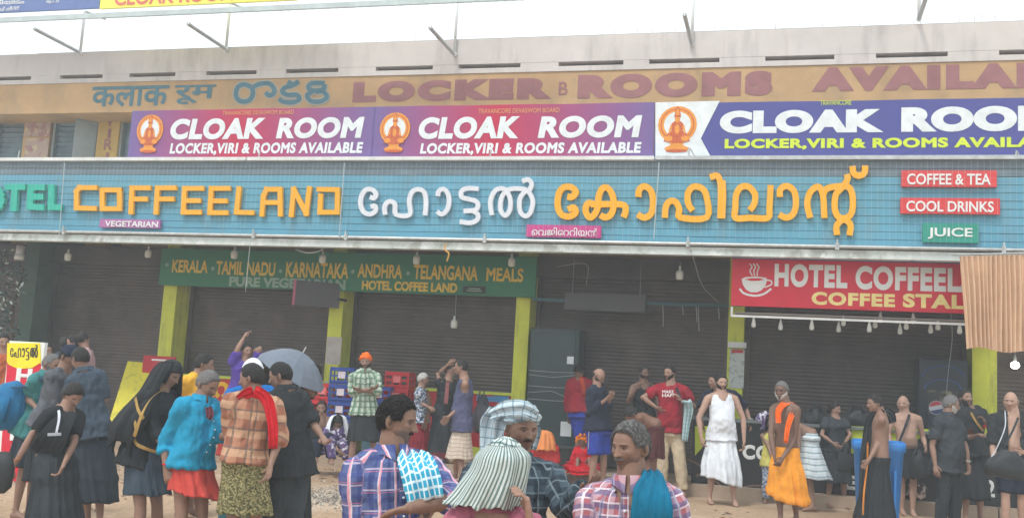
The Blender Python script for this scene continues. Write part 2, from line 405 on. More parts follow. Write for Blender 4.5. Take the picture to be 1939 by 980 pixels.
# ground floor pillars (lime green), white-washed patch, capital above the boards
pl=[(44,70,520),(305,345,600),(622,664,600),(975,1008,620),(1379,1409,610),(1841,1888,700)]
pw=[None]*6
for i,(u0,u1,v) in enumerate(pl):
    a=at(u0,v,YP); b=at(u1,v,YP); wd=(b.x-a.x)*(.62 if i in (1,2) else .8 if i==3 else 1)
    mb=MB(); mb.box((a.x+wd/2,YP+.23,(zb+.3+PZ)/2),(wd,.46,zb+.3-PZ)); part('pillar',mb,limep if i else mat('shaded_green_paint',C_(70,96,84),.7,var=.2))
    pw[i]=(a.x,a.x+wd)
a=at(620,637,YP); b=at(644,690,YP); part('whitewash_patch',MB().box(((a.x+b.x)/2,YP-.004,(a.z+b.z)/2),(b.x-a.x,.006,a.z-b.z)),mat('whitewash',C_(190,184,178),.8,var=.15,vs=9))
# roller shutters
edges=[(at(-60,600,YS).x,pw[0][0]),(pw[0][1],pw[1][0]),(pw[1][1],pw[2][0]),(pw[2][1],pw[3][0]),(pw[3][1],pw[4][0]),(pw[4][1],pw[5][0]),(pw[5][1],xr)]
for i,(xa,xb) in enumerate(edges):
    mb=MB()
    for x in (xa+.04,xb-.04): mb.box((x,YS-.02,(PZ+zb)/2+.1),(.07,.09,zb-PZ+.2))
    mb.box(((xa+xb)/2,YS+.02,zb+.05),(xb-xa,.3,.34)); 
    ro=part('roller_shutter',mb,dark_metal)
    z=PZ; V=[];F=[]; prof=[]
    while z<zb-.1:
        prof+=[(z,0),(z+.012,-.002),(z+.03,-.016),(z+.048,-.002)]; z+=.06
    nx=14; xs=np.linspace(xa+.07,xb-.07,nx)
    for z,dy in prof:
        for x in xs: V.append((x,YS+dy+.006*noise.noise((x*.9,z*1.4,i))+.002*noise.noise((x*4,z*14,i)),z+.003*noise.noise((x*1.5,z*9,i))))
    for j in range(len(prof)-1):
        for k in range(nx-1): q=j*nx+k; F.append((q,q+1,q+nx+1,q+nx))
    sm=MB(); sm.add(V,F); so_=sm.build('slat_curtain',dark_metal,ro,True); so_['kind']='stuff'
# low counter walls painted red with lime rims between the pillars
lime2=mat('lime_rim_paint',C_(200,214,70),.5,var=.1)
txt_y=mat('yellow_paint',C_(240,190,30),.5); txt_w=mat('white_lettering',C_(232,236,236),.45,var=.04)
ztopw=at(860,742,YW).z
for i in (1,2):
    xa,xb=pw[i][1],pw[i+1][0]
    o=part('counter_wall',MB().box(((xa+xb)/2,YW+.1,(ztopw+PZ)/2),(xb-xa,.3,ztopw-PZ)),redp)
    MB().box(((xa+xb)/2,YW+.09,ztopw+.02),(xb-xa,.36,.045)).build('rim',lime2,o); MB().box(((xa+xb)/2,YW-.055,PZ+.11),(xb-xa-.004,.02,.2)).build('skirting',lime2,o)
text_obj('റ',(404,722,434,754),YW-.052,txt_y,B,.01,.05); text_obj('ഹി',(404,762,440,790),YW-.052,txt_w,B,.01,.05)
text_obj('L',(806,792,816,818),YW-.052,txt_w,B,.01,.05)
text_obj('V',(962,756,976,776),YW-.052,txt_w,B,.01,.03)
a=at(905,746,YW); b=at(965,762,YW); part('blue_print',MB().box(((a.x+b.x)/2,YW-.054,(a.z+b.z)/2),(b.x-a.x,.006,a.z-b.z)),mat('blue_print_ink',(0,0,0),.5,build=blotch([C_(70,140,190),C_(210,40,60),C_(60,80,150)],5,.55,.03)))
# dim soffit and side walls behind the canopy
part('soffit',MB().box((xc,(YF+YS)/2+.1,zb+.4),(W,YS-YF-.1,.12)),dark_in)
# ------------------------------------------------------------------ canopy (signboard fascia)
A=thing('canopy','shallow shop canopy with long blue boarded fascia under wire netting','canopy',(0,YF,zb))
nb=11
zbb=at(970,456,YF).z
hb=(ztop-zbb)/nb
for k in range(nb):
    z0=ztop-(k+1)*hb
    V=[];xs=np.linspace(xl,xr,60); prof=[(0.002,-.014),(.008,-.016),(hb-.0015,-.0105),(hb-.001,.04),(0.001,.04)]; F=[]
    for (dz,dy) in prof:
        for x in xs: V.append((x,YF+dy+.004*noise.noise((x*.6,k,0)),z0+dz+.004*noise.noise((x*.4,k*.3,9))))
    for j in range(5):
        for i in range(59): a=j*60+i; b=((j+1)%5)*60+i; F.append((a,b,b+1,a+1))
    mb=MB(); mb.add(V,F); mb.build('fascia_board',slate_board if k<2 else blue_board,A,False)  # top two boards slate grey, the rest blue
# flashing on top: bright painted sheet in lengths
for (a,b) in ((-120,470),(472,1240),(1242,2060)):
    xa,xb=at(a,306,YF).x,at(b,306,YF).x
    MB().box(((xa+xb)/2,YF+.12,ztop+.035),(xb-xa-.01,.42,.055)).build('flashing_sheet',white_paint if a<1240 else galv,A)
MB().box((xc,(YF+YU)/2,ztop-.02),(W,YU-YF-.3,.04)).build('canopy_roof',galv,A)
# white beam with pipe in front
MB().box((xc,YF-.02,(zb+zbb)/2-.02),(W,.16,.115)).build('edge_beam',mat('worn_white_beam',(0,0,0),.6,build=blotch([C_(200,210,208),C_(172,178,172),C_(220,226,226)],3.5,.52,.1),var=.1,vs=20),A)
MB().tube([(x,YF-.13,zbb-.012) for x in np.linspace(xl,xr,24)],.026,8).build('edge_pipe',galv,A,True)
for u in (120,480,655,918,1303,1585,1900):
    x=at(u,462,YF-.13).x; MB().box((x,YF-.13,zbb-.01),(.05,.075,.09)).box((x,YF-.17,zbb+.04),(.02,.02,.09)).build('pipe_clamp',galv,A)
# netting: wires strung over the fascia
nm=MB(); zt2=ztop+.02
for x in np.arange(xl,xr,.078):
    if x<at(-40,400,YF).x: continue
    g=.012*noise.noise((x*2,0,0)); lo=zbb+(.1 if noise.noise((x*1.1,5,0))>.05 else .32 if x<at(900,400,YF).x else .02)
    nm.tube([(x,YF-.16,zt2),(x+g,YF-.17,(zt2+lo)/2),(x+g*1.5+.01,YF-.165,lo)],.0014,3,cap=False)
for z in np.arange(zt2-.05,zt2-.5,-.078):
    nm.tube([(x,YF-.163,z+.006*noise.noise((x,z*9,0))) for x in np.linspace(xl,xr,40)],.0008,3,cap=False)
nm.build('net',wire_m,A)['kind']='stuff'
for u in (122,652,1248):
    p=at(u,308,YF-.17); q=at(u-10,452,YF-.17); MB().tube([p,q],.008,6).build('net_rope',wire_m,A)
# brackets and short pipes on the canopy edge
for i,(u,v,du) in enumerate(((37,285,0),(83,300,8),(246,298,6),(492,286,0),(716,300,5),(930,284,0),(1306,280,2),(1925,285,12))):
    p=at(u,v,YF-.02); q=Vector((p.x-.02,p.y,ztop)); mb=MB().tube([p,q],.012,6)
    if du: mb.tube([p,p+Vector((.1,.1,-.14))],.008,5)
    mb.build('bracket',galv,A)
# ------------------------------------------------------------------ letters on the fascia
def letters(name,label,strokes,wpx,Y,m,depth=.06,sharp=False,loc=None):
    u,v=strokes[0][0][0]; T=thing(name,label,'lettering',at(u,v,Y))
    for L in strokes:
        mb=MB()
        for k,s_ in enumerate(L): stroke(mb,s_,wpx,Y,depth,sharp,k=k)
        mb.build('letter',m,T)
    return T
yel=mat('amber_acrylic',C_(246,176,0),.35,var=.05); wht=mat('white_acrylic',C_(224,228,236),.35,var=.05); teal=mat('teal_acrylic',C_(30,182,160),.35,var=.06)
edge_m=mat('letter_side_metal',C_(120,96,70),.6)
YL=YF-.035
def Z(ox,oy,fac,L): return [[(ox+x/fac,oy+y/fac) for x,y in s_] for s_ in L]
z1=lambda *L:Z(0,180,3.38,L); z2=lambda *L:Z(480,180,3.38,L); z3=lambda *L:Z(960,180,3.38,L); z4=lambda *L:Z(1439,180,3.38,L)
cl=[z1([(618,595),(520,595),(500,620),(500,725),(615,728)]),
 z1([(672,610),(775,610),(775,730),(665,730),(665,612)]),
 z1([(960,597),(855,597),(848,750)],[(855,668),(940,668)]), z1([(1125,597),(1018,597),(1008,752)],[(1015,668),(1110,668)]),
 z1([(1300,600),(1190,600),(1182,752),(1285,752)],[(1190,678),(1280,678)]), z1([(1470,600),(1362,600),(1352,755),(1455,755)],[(1362,680),(1450,680)]),
 z1([(1538,602),(1522,752),(1620,755)]),
 z2([(62,765),(72,650),(92,606),(178,606),(180,765)],[(72,690),(180,690)]),
 z2([(250,768),(265,606),(345,760),(365,602)]),
 z2([(428,606),(545,608),(543,752),(432,752),(437,648)])]
letters('amber_letters','amber block letters COFFEELAND mounted on blue canopy fascia','' or cl,9,YL,yel,.05,True)
ht=[z1([(-40,600),(-40,738)],[(-100,600),(-100,738)],[(-100,668),(-40,668)]),z1([(0,612),(20,640),(25,680),(10,715),(-8,728)]),z1([(68,592),(160,592)],[(112,592),(105,728)]),z1([(285,594),(215,594),(208,718),(280,722)],[(215,655),(275,655)]),z1([(345,596),(342,720),(390,722)])]
letters('teal_letters','teal block letters of the word HOTEL at the left end of the fascia',ht,11.5,YL,teal,.07,True)
hotel_ml=[z2([(752,655),(778,662),(790,635),(765,608),(725,610),(698,650),(692,700),(710,748),(750,765),(786,745),(784,712),(757,718)]),
 z2([(850,768),(845,722),(862,690),(890,684),(912,705),(918,766),(1005,768),(1003,680),(1020,625),(1060,606),(1098,625),(1110,690),(1103,772)]),
 z2([(1185,650),(1192,618),(1225,605),(1252,640),(1257,690),(1242,740),(1210,765),(1180,748)]),
 z2([(1445,603),(1375,600),(1338,618),(1338,655),(1380,668),(1425,680),(1442,705),(1425,738),(1350,745)],[(1400,738),(1440,765),(1436,800),(1392,820),(1325,812)]),
 [[(933,408),(930,382),(940,361),(957,359),(967,376),(967,397),(958,409),(949,397),(951,376),(962,361),(982,358),(1000,362),(1010,380),(1006,402),(996,410),(986,400),(986,376),(998,361)],[(1003,362),(1008,350),(1002,341),(990,344)]]]
letters('white_script_letters','white Malayalam script letters in the middle of the blue fascia',hotel_ml,8.6,YL,wht,.05)
coff_ml=[z3([(390,652),(420,655),(445,622),(412,592),(362,597),(334,640),(328,710),(350,765),(400,780),(442,757),(432,722),(394,735)]),
 z3([(560,700),(522,695),(506,740),(530,785),(560,770),(585,720),(590,650),(615,600),(650,600),(680,650),(685,720),(665,770),(630,785),(600,770)],[(540,703),(735,703),(762,740),(748,785)]),
 z3([(843,655),(850,608),(885,588),(925,618),(937,690),(925,760),(882,787),(838,765)]),
 z3([(1012,788),(1018,720),(1045,682),(1083,688),(1105,735),(1110,785),(1280,785),(1278,650),(1245,598),(1190,592),(1158,640),(1165,705),(1190,742)]),
 z3([(1366,792),(1370,640),(1366,560),(1345,520),(1300,530)],[(1378,792),(1384,640),(1380,550)]),
 z3([(1462,720),(1468,640),(1500,592),(1550,592),(1588,640),(1582,700),(1555,740)],[(1464,715),(1462,788),(1560,788),(1670,788),(1680,720),(1688,580)]),
 z4([(128,655),(130,608),(172,585),(218,618),(230,690),(215,760),(170,787),(122,768)]),
 z4([(322,788),(302,700),(320,628),(370,590),(402,640),(412,790)],[(400,650),(425,605),(480,590),(560,590),(590,640),(590,740),(560,785),(505,785),(478,730),(485,640),(530,590),(560,540),(555,510)],[(590,458),(600,505),(635,520),(668,500),(672,455)],[(492,898),(490,838),(535,800),(578,832),(572,900)])]
letters('amber_script_letters','amber Malayalam script letters right of the white script on fascia',coff_ml,11.8,YL,yel,.05)
# small name plates
def plate(name,label,box,Y,bgm,txt,tm,pad=(.06,.16),bold=.02,shear=0,depth=.05,cat='sign',frame=None,obj=None):
    u0,v0,u1,v1=box; a=at(u0,(v0+v1)/2,Y); b=at(u1,(v0+v1)/2,Y); t=at((u0+u1)/2,v0,Y); c=at((u0+u1)/2,v1,Y)
    T=thing(name,label,cat,((a.x+b.x)/2,Y,c.z))
    MB().box(((a.x+b.x)/2,Y-depth/2,(t.z+c.z)/2),(b.x-a.x,depth,t.z-c.z)).build('panel',bgm,T)
    if txt: 
        w_=u1-u0;h_=v1-v0; text_obj(txt,(u0+w_*pad[0],v0+h_*pad[1],u1-w_*pad[0],v1-h_*pad[1]),Y-depth-.001,tm,T,.01,bold,shear)
    return T
pink=mat('magenta_plate',C_(196,66,138),.45,var=.06); pink2=mat('faded_magenta_plate',C_(170,110,164),.5,var=.1); redpl=mat('red_plate',C_(214,62,64),.45,var=.08); grpl=mat('green_plate',C_(38,150,132),.45,var=.08)
plate('name_plate','small faded magenta plate reading VEGETARIAN under the amber block letters',(192,416,306,432),YL,pink2,'VEGETARIAN',txt_w)
plate('name_plate','small magenta plate with Malayalam script under the white script',(998,427,1139,450),YL,pink,'െവജിേററിയൻ',txt_w,bold=.005)
plate('name_plate','red plate reading COFFEE & TEA, topmost at the fascia right',(1706,324,1886,355),YL,redpl,'COFFEE & TEA',txt_w)
plate('name_plate','red plate reading COOL DRINKS, middle of the three at right',(1704,376,1892,406),YL,redpl,'COOL DRINKS',txt_w)
plate('name_plate','green plate reading JUICE, lowest at the fascia right',(1746,424,1852,460),YL,grpl,'JUICE',txt_w,(.1,.2))
# ------------------------------------------------------------------ cloak room banners
def grad(ends,mid,x0,x1,flat=False):
    def f(n,cu):
        t=N(n,'ShaderNodeTexCoord'); sp=N(n,'ShaderNodeSeparateXYZ'); n.links.new(t.outputs['Object'],sp.inputs[0])
        mr=N(n,'ShaderNodeMapRange'); mr.inputs[1].default_value=x0; mr.inputs[2].default_value=x1; n.links.new(sp.outputs[0],mr.inputs[0])
        r=N(n,'ShaderNodeValToRGB'); e=r.color_ramp.elements; e[0].color=(*ends[0],1); e[1].color=(*ends[1],1); q=e.new(.45); q.color=(*mid,1)
        n.links.new(mr.outputs[0],r.inputs[0]); return r.outputs[0]
    return f
YC=14.7
gold=mat('emblem_gold',C_(228,152,60),.5,var=.15,vs=30); rust=mat('emblem_rust',C_(196,96,54),.5,var=.3,vs=40); cream=mat('emblem_cream',C_(240,216,190),.5); ebw=mat('banner_white_print',C_(222,230,234),.5)
def emblem(T,u0,v0,u1,v1,Y,disc):
    a=at(u0,(v0+v1)/2,Y); b=at(u1,(v0+v1)/2,Y); t=at((u0+u1)/2,v0,Y); c=at((u0+u1)/2,v1,Y); w_=b.x-a.x; h_=t.z-c.z; cx=(a.x+b.x)/2; z0=c.z
    def poly(mb,P,d,mi): 
        k=len(P); V=[(cx+x*w_/2,Y-d,z0+z*h_) for x,z in P]+[(cx+x*w_/2,Y,z0+z*h_) for x,z in P]
        mb.add(V,[tuple(range(k))]+[(i,k+i,k+(i+1)%k,(i+1)%k) for i in range(k)],mi)
    def el(x,z,rx,rz,a0=0,a1=2*math.pi,k=20): return [(x+rx*math.cos(a0+(a1-a0)*i/k),z+rz*math.sin(a0+(a1-a0)*i/k)) for i in range(k+(a1-a0<6))][::1]
    mb=MB(); poly(mb,el(0,.60,.98,.40),.002,0); poly(mb,el(0,.60,.86,.35),.003,1); poly(mb,el(0,.60,.80,.325),.004,0); poly(mb,el(0,.6,.68,.28),.005,2)
    poly(mb,[(-.5,.02),(.5,.02),(.62,.10),(.3,.16),(.36,.22),(-.36,.22),(-.3,.16),(-.62,.10)],.006,0)
    poly(mb,el(0,.04,.55,.035),.0075,1)
    poly(mb,[(-.66,.25),(-.2,.2),(.2,.2),(.66,.25),(.5,.4),(.28,.46),(.3,.62),(.12,.68),(-.12,.68),(-.3,.62),(-.28,.46),(-.5,.4)],.009,1)
    poly(mb,el(-.42,.3,.2,.06),.0105,0); poly(mb,el(.42,.3,.2,.06),.0105,0); poly(mb,el(0,.5,.12,.1),.0105,0); poly(mb,el(0,.71,.13,.07),.0105,0)
    poly(mb,[(-.17,.76),(.17,.76),(.12,.88),(.05,.98),(-.05,.98),(-.12,.88)],.012,1); poly(mb,[(-.1,.8),(.1,.8),(.04,.94),(-.04,.94)],.0135,0)
    poly(mb,[(-.34,.6),(-.44,.42),(-.36,.4),(-.26,.56)],.0105,0); poly(mb,[(.34,.6),(.44,.42),(.36,.4),(.26,.56)],.0105,0)
    mb.build('emblem',[gold,rust,disc],T)
def banner(label,u0,u1,v0,v1,bgm,tint,sub,main,small,em,z_off=0,white=None):
    um=(u0+u1)/2; vm=(v0+v1)/2; a=at(u0,vm,YC); b=at(u1,vm,YC); t=at(um,v0,YC); c=at(um,v1,YC)
    T=thing('banner',label,'banner',((a.x+b.x)/2,YC,c.z),'banners standing on the canopy')
    n=40; V=[];F=[]
    for s_ in (0,.02):
        for z in (c.z,t.z):
            for i in range(n+1):
                x=a.x+(b.x-a.x)*i/n; V.append((x,YC+s_+.002*noise.noise((x*1.2,z,3)),z+.012*noise.noise((x*.8,7,z))))
    for i in range(n):
        F+=[(i,i+1,n+2+i,n+1+i),(2*n+2+i,3*n+3+i,3*n+4+i,2*n+3+i),(n+1+i,n+2+i,3*n+4+i,3*n+3+i)]
    mb=MB(); mb.add(V,F); mb.build('sheet',bgm(T,b.x-a.x),T)
    f=MB(); 
    for x in (a.x+.04,(a.x+b.x)/2,b.x-.04): f.box((x,YC+.05,(t.z+ztop)/2),(.03,.03,t.z-ztop))
    f.build('frame',galv,T)
    if white:
        P=[at(x,y,YC-.008) for x,y in white]; mb=MB(); k=len(P); mb.add(P+[p+Vector((0,.004,0)) for p in P],[tuple(range(k))]+[(i,(i+1)%k,k+(i+1)%k,k+i) for i in range(k)]); mb.build('white_field',ebw,T)
    for txt,bx,m_,bo,sh in sub+main+small: text_obj(txt,bx,YC-.004-(.0),m_,T,.003,bo,sh,spacing=1.1 if bo>.03 else 1)
    emblem(T,*em,YC-.0105,ebw)
    return T
def g1(T,w_): return mat('banner_print_rose',(0,0,0),.45,build=grad((C_(112,94,154),C_(112,94,154)),C_(188,34,74),-w_*.5,w_*.5),var=.05)
def g3(T,w_): return mat('banner_print_violet',C_(74,78,150),.4,var=.06)
gold_t=mat('banner_gold_print',C_(222,160,110),.5); lime_t=mat('banner_lime_print',C_(206,226,62),.5)
banner('rose and violet CLOAK ROOM banner, leftmost of the three on the canopy',246,706,206,301,g1,None,[('TRAVANCORE DEVASWOM BOARD',(421,209,556,217),gold_t,.004,0)],[('CLOAK',(322,224,500,264),ebw,.055,.12),('ROOM',(523,222,688,262),ebw,.055,.12)],[('LOCKER,VIRI & ROOMS AVAILABLE',(317,270,682,294),ebw,.045,.1)],(258,217,309,290))
banner('rose and violet CLOAK ROOM banner, middle one of the three on the canopy',707,1238,198,302,g1,None,[('TRAVANCORE DEVASWOM BOARD',(905,205,1059,214),gold_t,.004,0)],[('CLOAK',(792,221,982,263),ebw,.055,.12),('ROOM',(1018,219,1214,261),ebw,.055,.12)],[('LOCKER,VIRI & ROOMS AVAILABLE',(790,270,1208,294),ebw,.045,.1)],(718,213,777,289))
banner('blue violet CLOAK ROOM banner with white emblem field, rightmost of three',1240,2040,190,298,g3,None,[('TRAVANCORE',(1553,190,1612,199),lime_t,.004,0)],[('CLOAK',(1360,208,1670,252),ebw,.075,0),('ROOM',(1704,201,2000,249),ebw,.075,0)],[('LOCKER,VIRI & ROOMS AVAILABLE',(1360,261,2012,283),lime_t,.05,0)],(1245,201,1320,289),white=[(1241,194),(1363,191),(1327,262),(1347,299),(1241,300)])
# ------------------------------------------------------------------ upper signboards and their brackets, high above the parapet
YT=15.3
def topsign(label,u0,u1,vb,m_,texts,tm):
    a=at(u0,vb,YT); b=at(u1,vb,YT); z=at((u0+u1)/2,vb,YT).z
    T=thing('upper_signboard',label,'signboard',((a.x+b.x)/2,YT,z),'signboards above the parapet')
    MB().box(((a.x+b.x)/2,YT+.03,z+.6),(b.x-a.x,.05,1.2)).build('panel',m_,T)
    for t_,bx,mm_ in texts: text_obj(t_,bx,YT,mm_,T,.004,.02)
    return T
topsign('dark blue signboard with white script at the upper left corner',-200,186,24,mat('blue_sign_print',C_(104,126,182),.5,var=.06),[('വിരിയിടം',(-30,0,46,9),txt_w),('രൂപ 25',(88,0,112,7),txt_w),('ബെഡ് ഷീറ്റ്',(-20,13,36,21),txt_w)],txt_w)
topsign('yellow signboard with rose lettering beside the dark blue one',189,560,8,mat('yellow_sign_print',C_(250,240,110),.5,var=.04),[('CLOAK ROOM',(216,-24,440,6),mat('rose_print',C_(222,120,110),.5))],txt_w)
o=thing('roof_sheet_edge','pale grey corrugated sheet edge under the upper signboards','roof sheet',(at(300,30,YT).x,YT,at(300,30,YT).z))
xa,xb=at(-150,40,YT).x,at(1000,5,YT).x; z_=at(100,40,YT+.2).z
mb=MB(); n=160; V=[]
for i in range(n+1):
    x=xa+(xb-xa)*i/n; dz=.02*(i%2)
    V+=[(x,YT+.08,z_-.02+dz),(x,YT+.2,z_+.0+dz),(x,YT+.08,z_+.01+dz),(x,YT+.2,z_+.03+dz)]
F=[]
for i in range(n): a=i*4; F+=[(a,a+1,a+5,a+4),(a+2,a+6,a+7,a+3),(a,a+4,a+6,a+2)]
mb.add(V,F); mb.build('sheet',mat('pale_roof_sheet',C_(190,204,206),.5),o); MB().box(((xa+xb)/2,YT+.05,z_-.0),(xb-xa,.04,.09)).build('rail',MATS['pale_roof_sheet'],o)
for i,(u,v,vt,e,lab) in enumerate(((152,100,22,(80,79),'first'),(428,93,6,(366,74),'second'),(860,103,-40,(808,69),'third'),(1310,84,-40,(1302,60),'fourth'),(1740,36,-40,(1768,-14),'fifth'))):
    p=at(u,v,YR-.05); T=thing('pipe_bracket','white upright rod with stub pipe above the parapet, %s from the left'%lab,'bracket',p,'pipe brackets above the parapet')
    t=at(u+(3 if i==0 else 0),vt,YR-.05); t.x=p.x
    if i==1: t.x=p.x
    MB().tube([p,t],.026,8).build('upright_rod',white_paint,T,True)
    e3=Vector((p.x,p.y-1.25,p.z+.02)); 
    MB().tube([p,e3],.033,10,cap=False).tube([e3+Vector((0,.05,0)),e3],.028,10,cap=True).build('stub_pipe',galv,T,True)
    if i<2: MB().tube([t,t+Vector((.25,.3,-.06))],.02,6).build('brace',galv,T)
    MB().ell(p,(.045,.045,.045),8,6).build('elbow_joint',white_paint,T,True)
# ------------------------------------------------------------------ things under the canopy
def hp(u,v,Y): return at(u,v,Y)
# green menu board between the pillars
grn=mat('board_green',C_(34,122,84),.5,var=.1,vs=3); yt=mat('faded_yellow_lettering',C_(232,196,70),.6,var=.15,vs=8); pale=mat('pale_green_lettering',C_(150,178,158),.6)
a=at(303,510,YG); b=at(1015,520,YG); zt_=at(660,478,YG).z; zc=at(660,551,YG).z
T=thing('menu_signboard','long green board listing KERALA, TAMIL NADU, KARNATAKA meals above the shutters','signboard',((a.x+b.x)/2,YG,zc))
MB().box(((a.x+b.x)/2,YG+.03,(zt_+zc)/2),(b.x-a.x,.06,zt_-zc)).build('panel',grn,T)
for t_,bx,m_,bo in (('KERALA',(326,492,394,516),yt,.03),('TAMIL NADU',(409,495,521,521),yt,.03),('KARNATAKA',(541,497,660,526),yt,.03),('ANDHRA',(677,500,762,526),yt,.03),('TELANGANA',(783,502,905,530),yt,.03),('MEALS',(921,507,991,533),yt,.03),
    ('PURE VEGETARIAN',(432,526,653,545),pale,.045),('HOTEL COFFEE LAND',(684,533,865,551),yt,.045)): text_obj(t_,bx,YG-.001,m_,T,.005,bo)
for u,v in ((316,501),(403,508),(531,513),(668,514),(773,517)): MB().ell(at(u,v,YG-.004),(.035,.004,.035),10,6).build('bullet_dot',pale,T)
a=at(877,541,YG-.01); b=at(919,555,YG-.01); q=MB().box(((a.x+b.x)/2,YG-.004,(a.z+b.z)/2),(b.x-a.x,.006,a.z-b.z)).build('small_plate',black_m,T); MB().box(((a.x+b.x)/2,YG-.009,(a.z+b.z)/2+.015),(.2,.004,.018)).build('print_line',pale,T); MB().box(((a.x+b.x)/2,YG-.009,(a.z+b.z)/2-.02),(.26,.004,.018)).build('print_line',pale,T)
# red coffee stall lightbox with its glass canopy below
YV=14.95; rd=mat('red_lightbox_print',C_(216,26,58),.4,var=.06); blu=mat('blue_box_edge',C_(60,120,180),.45)
z_t=at(1600,494,YV).z; z_b=at(1600,585,YV).z; a=at(1385,540,YV); b=at(1985,550,YV)
T=thing('stall_lightbox','red lightbox reading HOTEL COFFEELAND COFFEE STALL with white cup emblem','signboard',((a.x+b.x)/2,YV,z_b))
MB().box(((a.x+b.x)/2,YV+.06,(z_t+z_b)/2),(b.x-a.x,.12,z_t-z_b)).build('panel',rd,T); MB().box(((a.x+b.x)/2,YV+.055,z_t+.035),(b.x-a.x,.16,.07)).build('top_edge',blu,T)
text_obj('HOTEL',(1466,500,1604,544),YV-.002,txt_w,T,.006,.05,spacing=1.13); text_obj('COFFEELAND',(1617,506,1925,552),YV-.002,txt_w,T,.006,.05,spacing=1.13); text_obj('COFFEE',(1536,554,1694,579),YV-.002,mat('cream_print',C_(246,226,150),.5),T,.006,.05,spacing=1.13); text_obj('STALL',(1709,557,1852,584),YV-.002,MATS['cream_print'],T,.006,.05,spacing=1.13)
mb=MB(); zc_=lambda L:[(1360+x/3.062,440+y/3.062) for x,y in L]
cup=zc_([(135,268),(160,258),(222,254),(278,262),(284,272),(275,305),(250,335),(225,346),(190,346),(160,330),(142,300)])
def flat(mb,P,Y,d,mi=0):
    k=len(P); Q=[at(u,v,Y) for u,v in P]; mb.add([Vector((p.x,Y-d,p.z)) for p in Q]+Q,[tuple(range(k))]+[(i,(i+1)%k,k+(i+1)%k,k+i) for i in range(k)],mi)
flat(mb,cup,YV,.004); flat(mb,zc_([(155,272),(190,265),(240,265),(268,272),(240,279),(190,280)]),YV,.007,1)
stroke(mb,zc_([(280,275),(308,282),(306,302),(268,318)]),2.5,YV,.004,k=1); stroke(mb,zc_([(124,325),(150,352),(210,366),(265,355),(308,325)]),4,YV,.004,k=2)
for i in range(3): stroke(mb,zc_([(182+i*20,180),(196+i*20,200),(184+i*22,222),(198+i*14,250)]),2.2,YV,.004,k=3+i)
mb.build('cup_emblem',[txt_w,rd],T)
z_f=at(1600,605,YV).z
fr=MB(); fr.box(((a.x+b.x)/2,YV+.02,z_f),(b.x-a.x,.03,.03)); fr.box((a.x+.015,YV+.02,(z_b+z_f)/2-.002),(.03,.03,z_b-z_f-.03)); fr.build('lower_frame',white_paint,T)
tray=MB()
for i in range(7): tray.box(((a.x+b.x)/2,YV+.12+i*.12,z_f+.055),(b.x-a.x-.1,.02,.02))
tray.build('tray_rack',mat('tray_rack_metal',C_(150,142,136),.5),T)['kind']='stuff'
# lamp holders and bulbs
bulb_m=mat('bulb_white',C_(222,226,220),.3,var=0); sock=mat('lamp_socket',C_(170,176,172),.5)
def cfl(u,v,Y,label,grp,kind=0):
    p=at(u,v,Y); T=thing('hanging_bulb',label,'bulb',p,grp); h=.06
    top=zb if kind==0 else z_f
    MB().tube([(p.x,p.y,top+.02),(p.x+.01,p.y,p.z+.1)],.004,4).build('flex',sock,T)
    MB().lathe(p,[(.012,.12),(.018,.1),(.02,.06),(.03,.05),(.052,.035),(.058,0),(.056,-.06),(.045,-.085),(.0,-.09)] if kind==0 else [(.01,.1),(.014,.08),(.026,.03),(.03,.01),(.034,-.02),(.026,-.045),(0,-.052)],12).build('lamp',bulb_m,T,True)
for i,(u,v,l) in enumerate(((129,484,'in front of the leftmost shutter'),(281,478,'just left of the first lime pillar'),(444,480,'above the word TAMIL'),(611,488,'left of the middle lime pillar'),(789,490,'above the word TELANGANA'),(969,494,'above the word MEALS'),(1287,518,'over the shutter behind the grey box'))): cfl(u,v,15.4,'white saucer lamp hanging from the canopy '+l,'lamps hanging under the canopy')
cfl(860,611,16.2,'white lamp hanging low before the shutter right of the middle pillar','lamps hanging under the canopy')
for i in range(14):
    u=[1427,1478,1537,1588,1597,1646,1657,1667,1704,1716,1729,1762,1776,1817][i]; v=[613,618,618,622,610,622,614,604,626,617,606,624,618,625][i]
    cfl(u,v,YV+.12+.25*((i*.618)%1),'small clear bulb below the red lightbox, %s from the left'%('first second third fourth fifth sixth seventh eighth ninth tenth eleventh twelfth thirteenth fourteenth'.split()[i]),'small bulbs below the red lightbox',1)
# lit lamp at the right
lit=mat('lit_lamp_glass',(1,.98,.9),.3,var=0,emit=14); p=at(1922,691,16.0)
T=thing('lit_bulb','glowing white bulb in the dark bay right of the last pillar','bulb',p)
MB().lathe(p,[(.012,.14),(.02,.1),(.02,.06)],10).build('socket',sock,T); MB().ell(p,(.06,.06,.05),14,10).build('glass_globe',lit,T,True); MB().tube([p+Vector((0,0,.13)),p+Vector((0,0,.9))],.004,4).build('flex',sock,T)
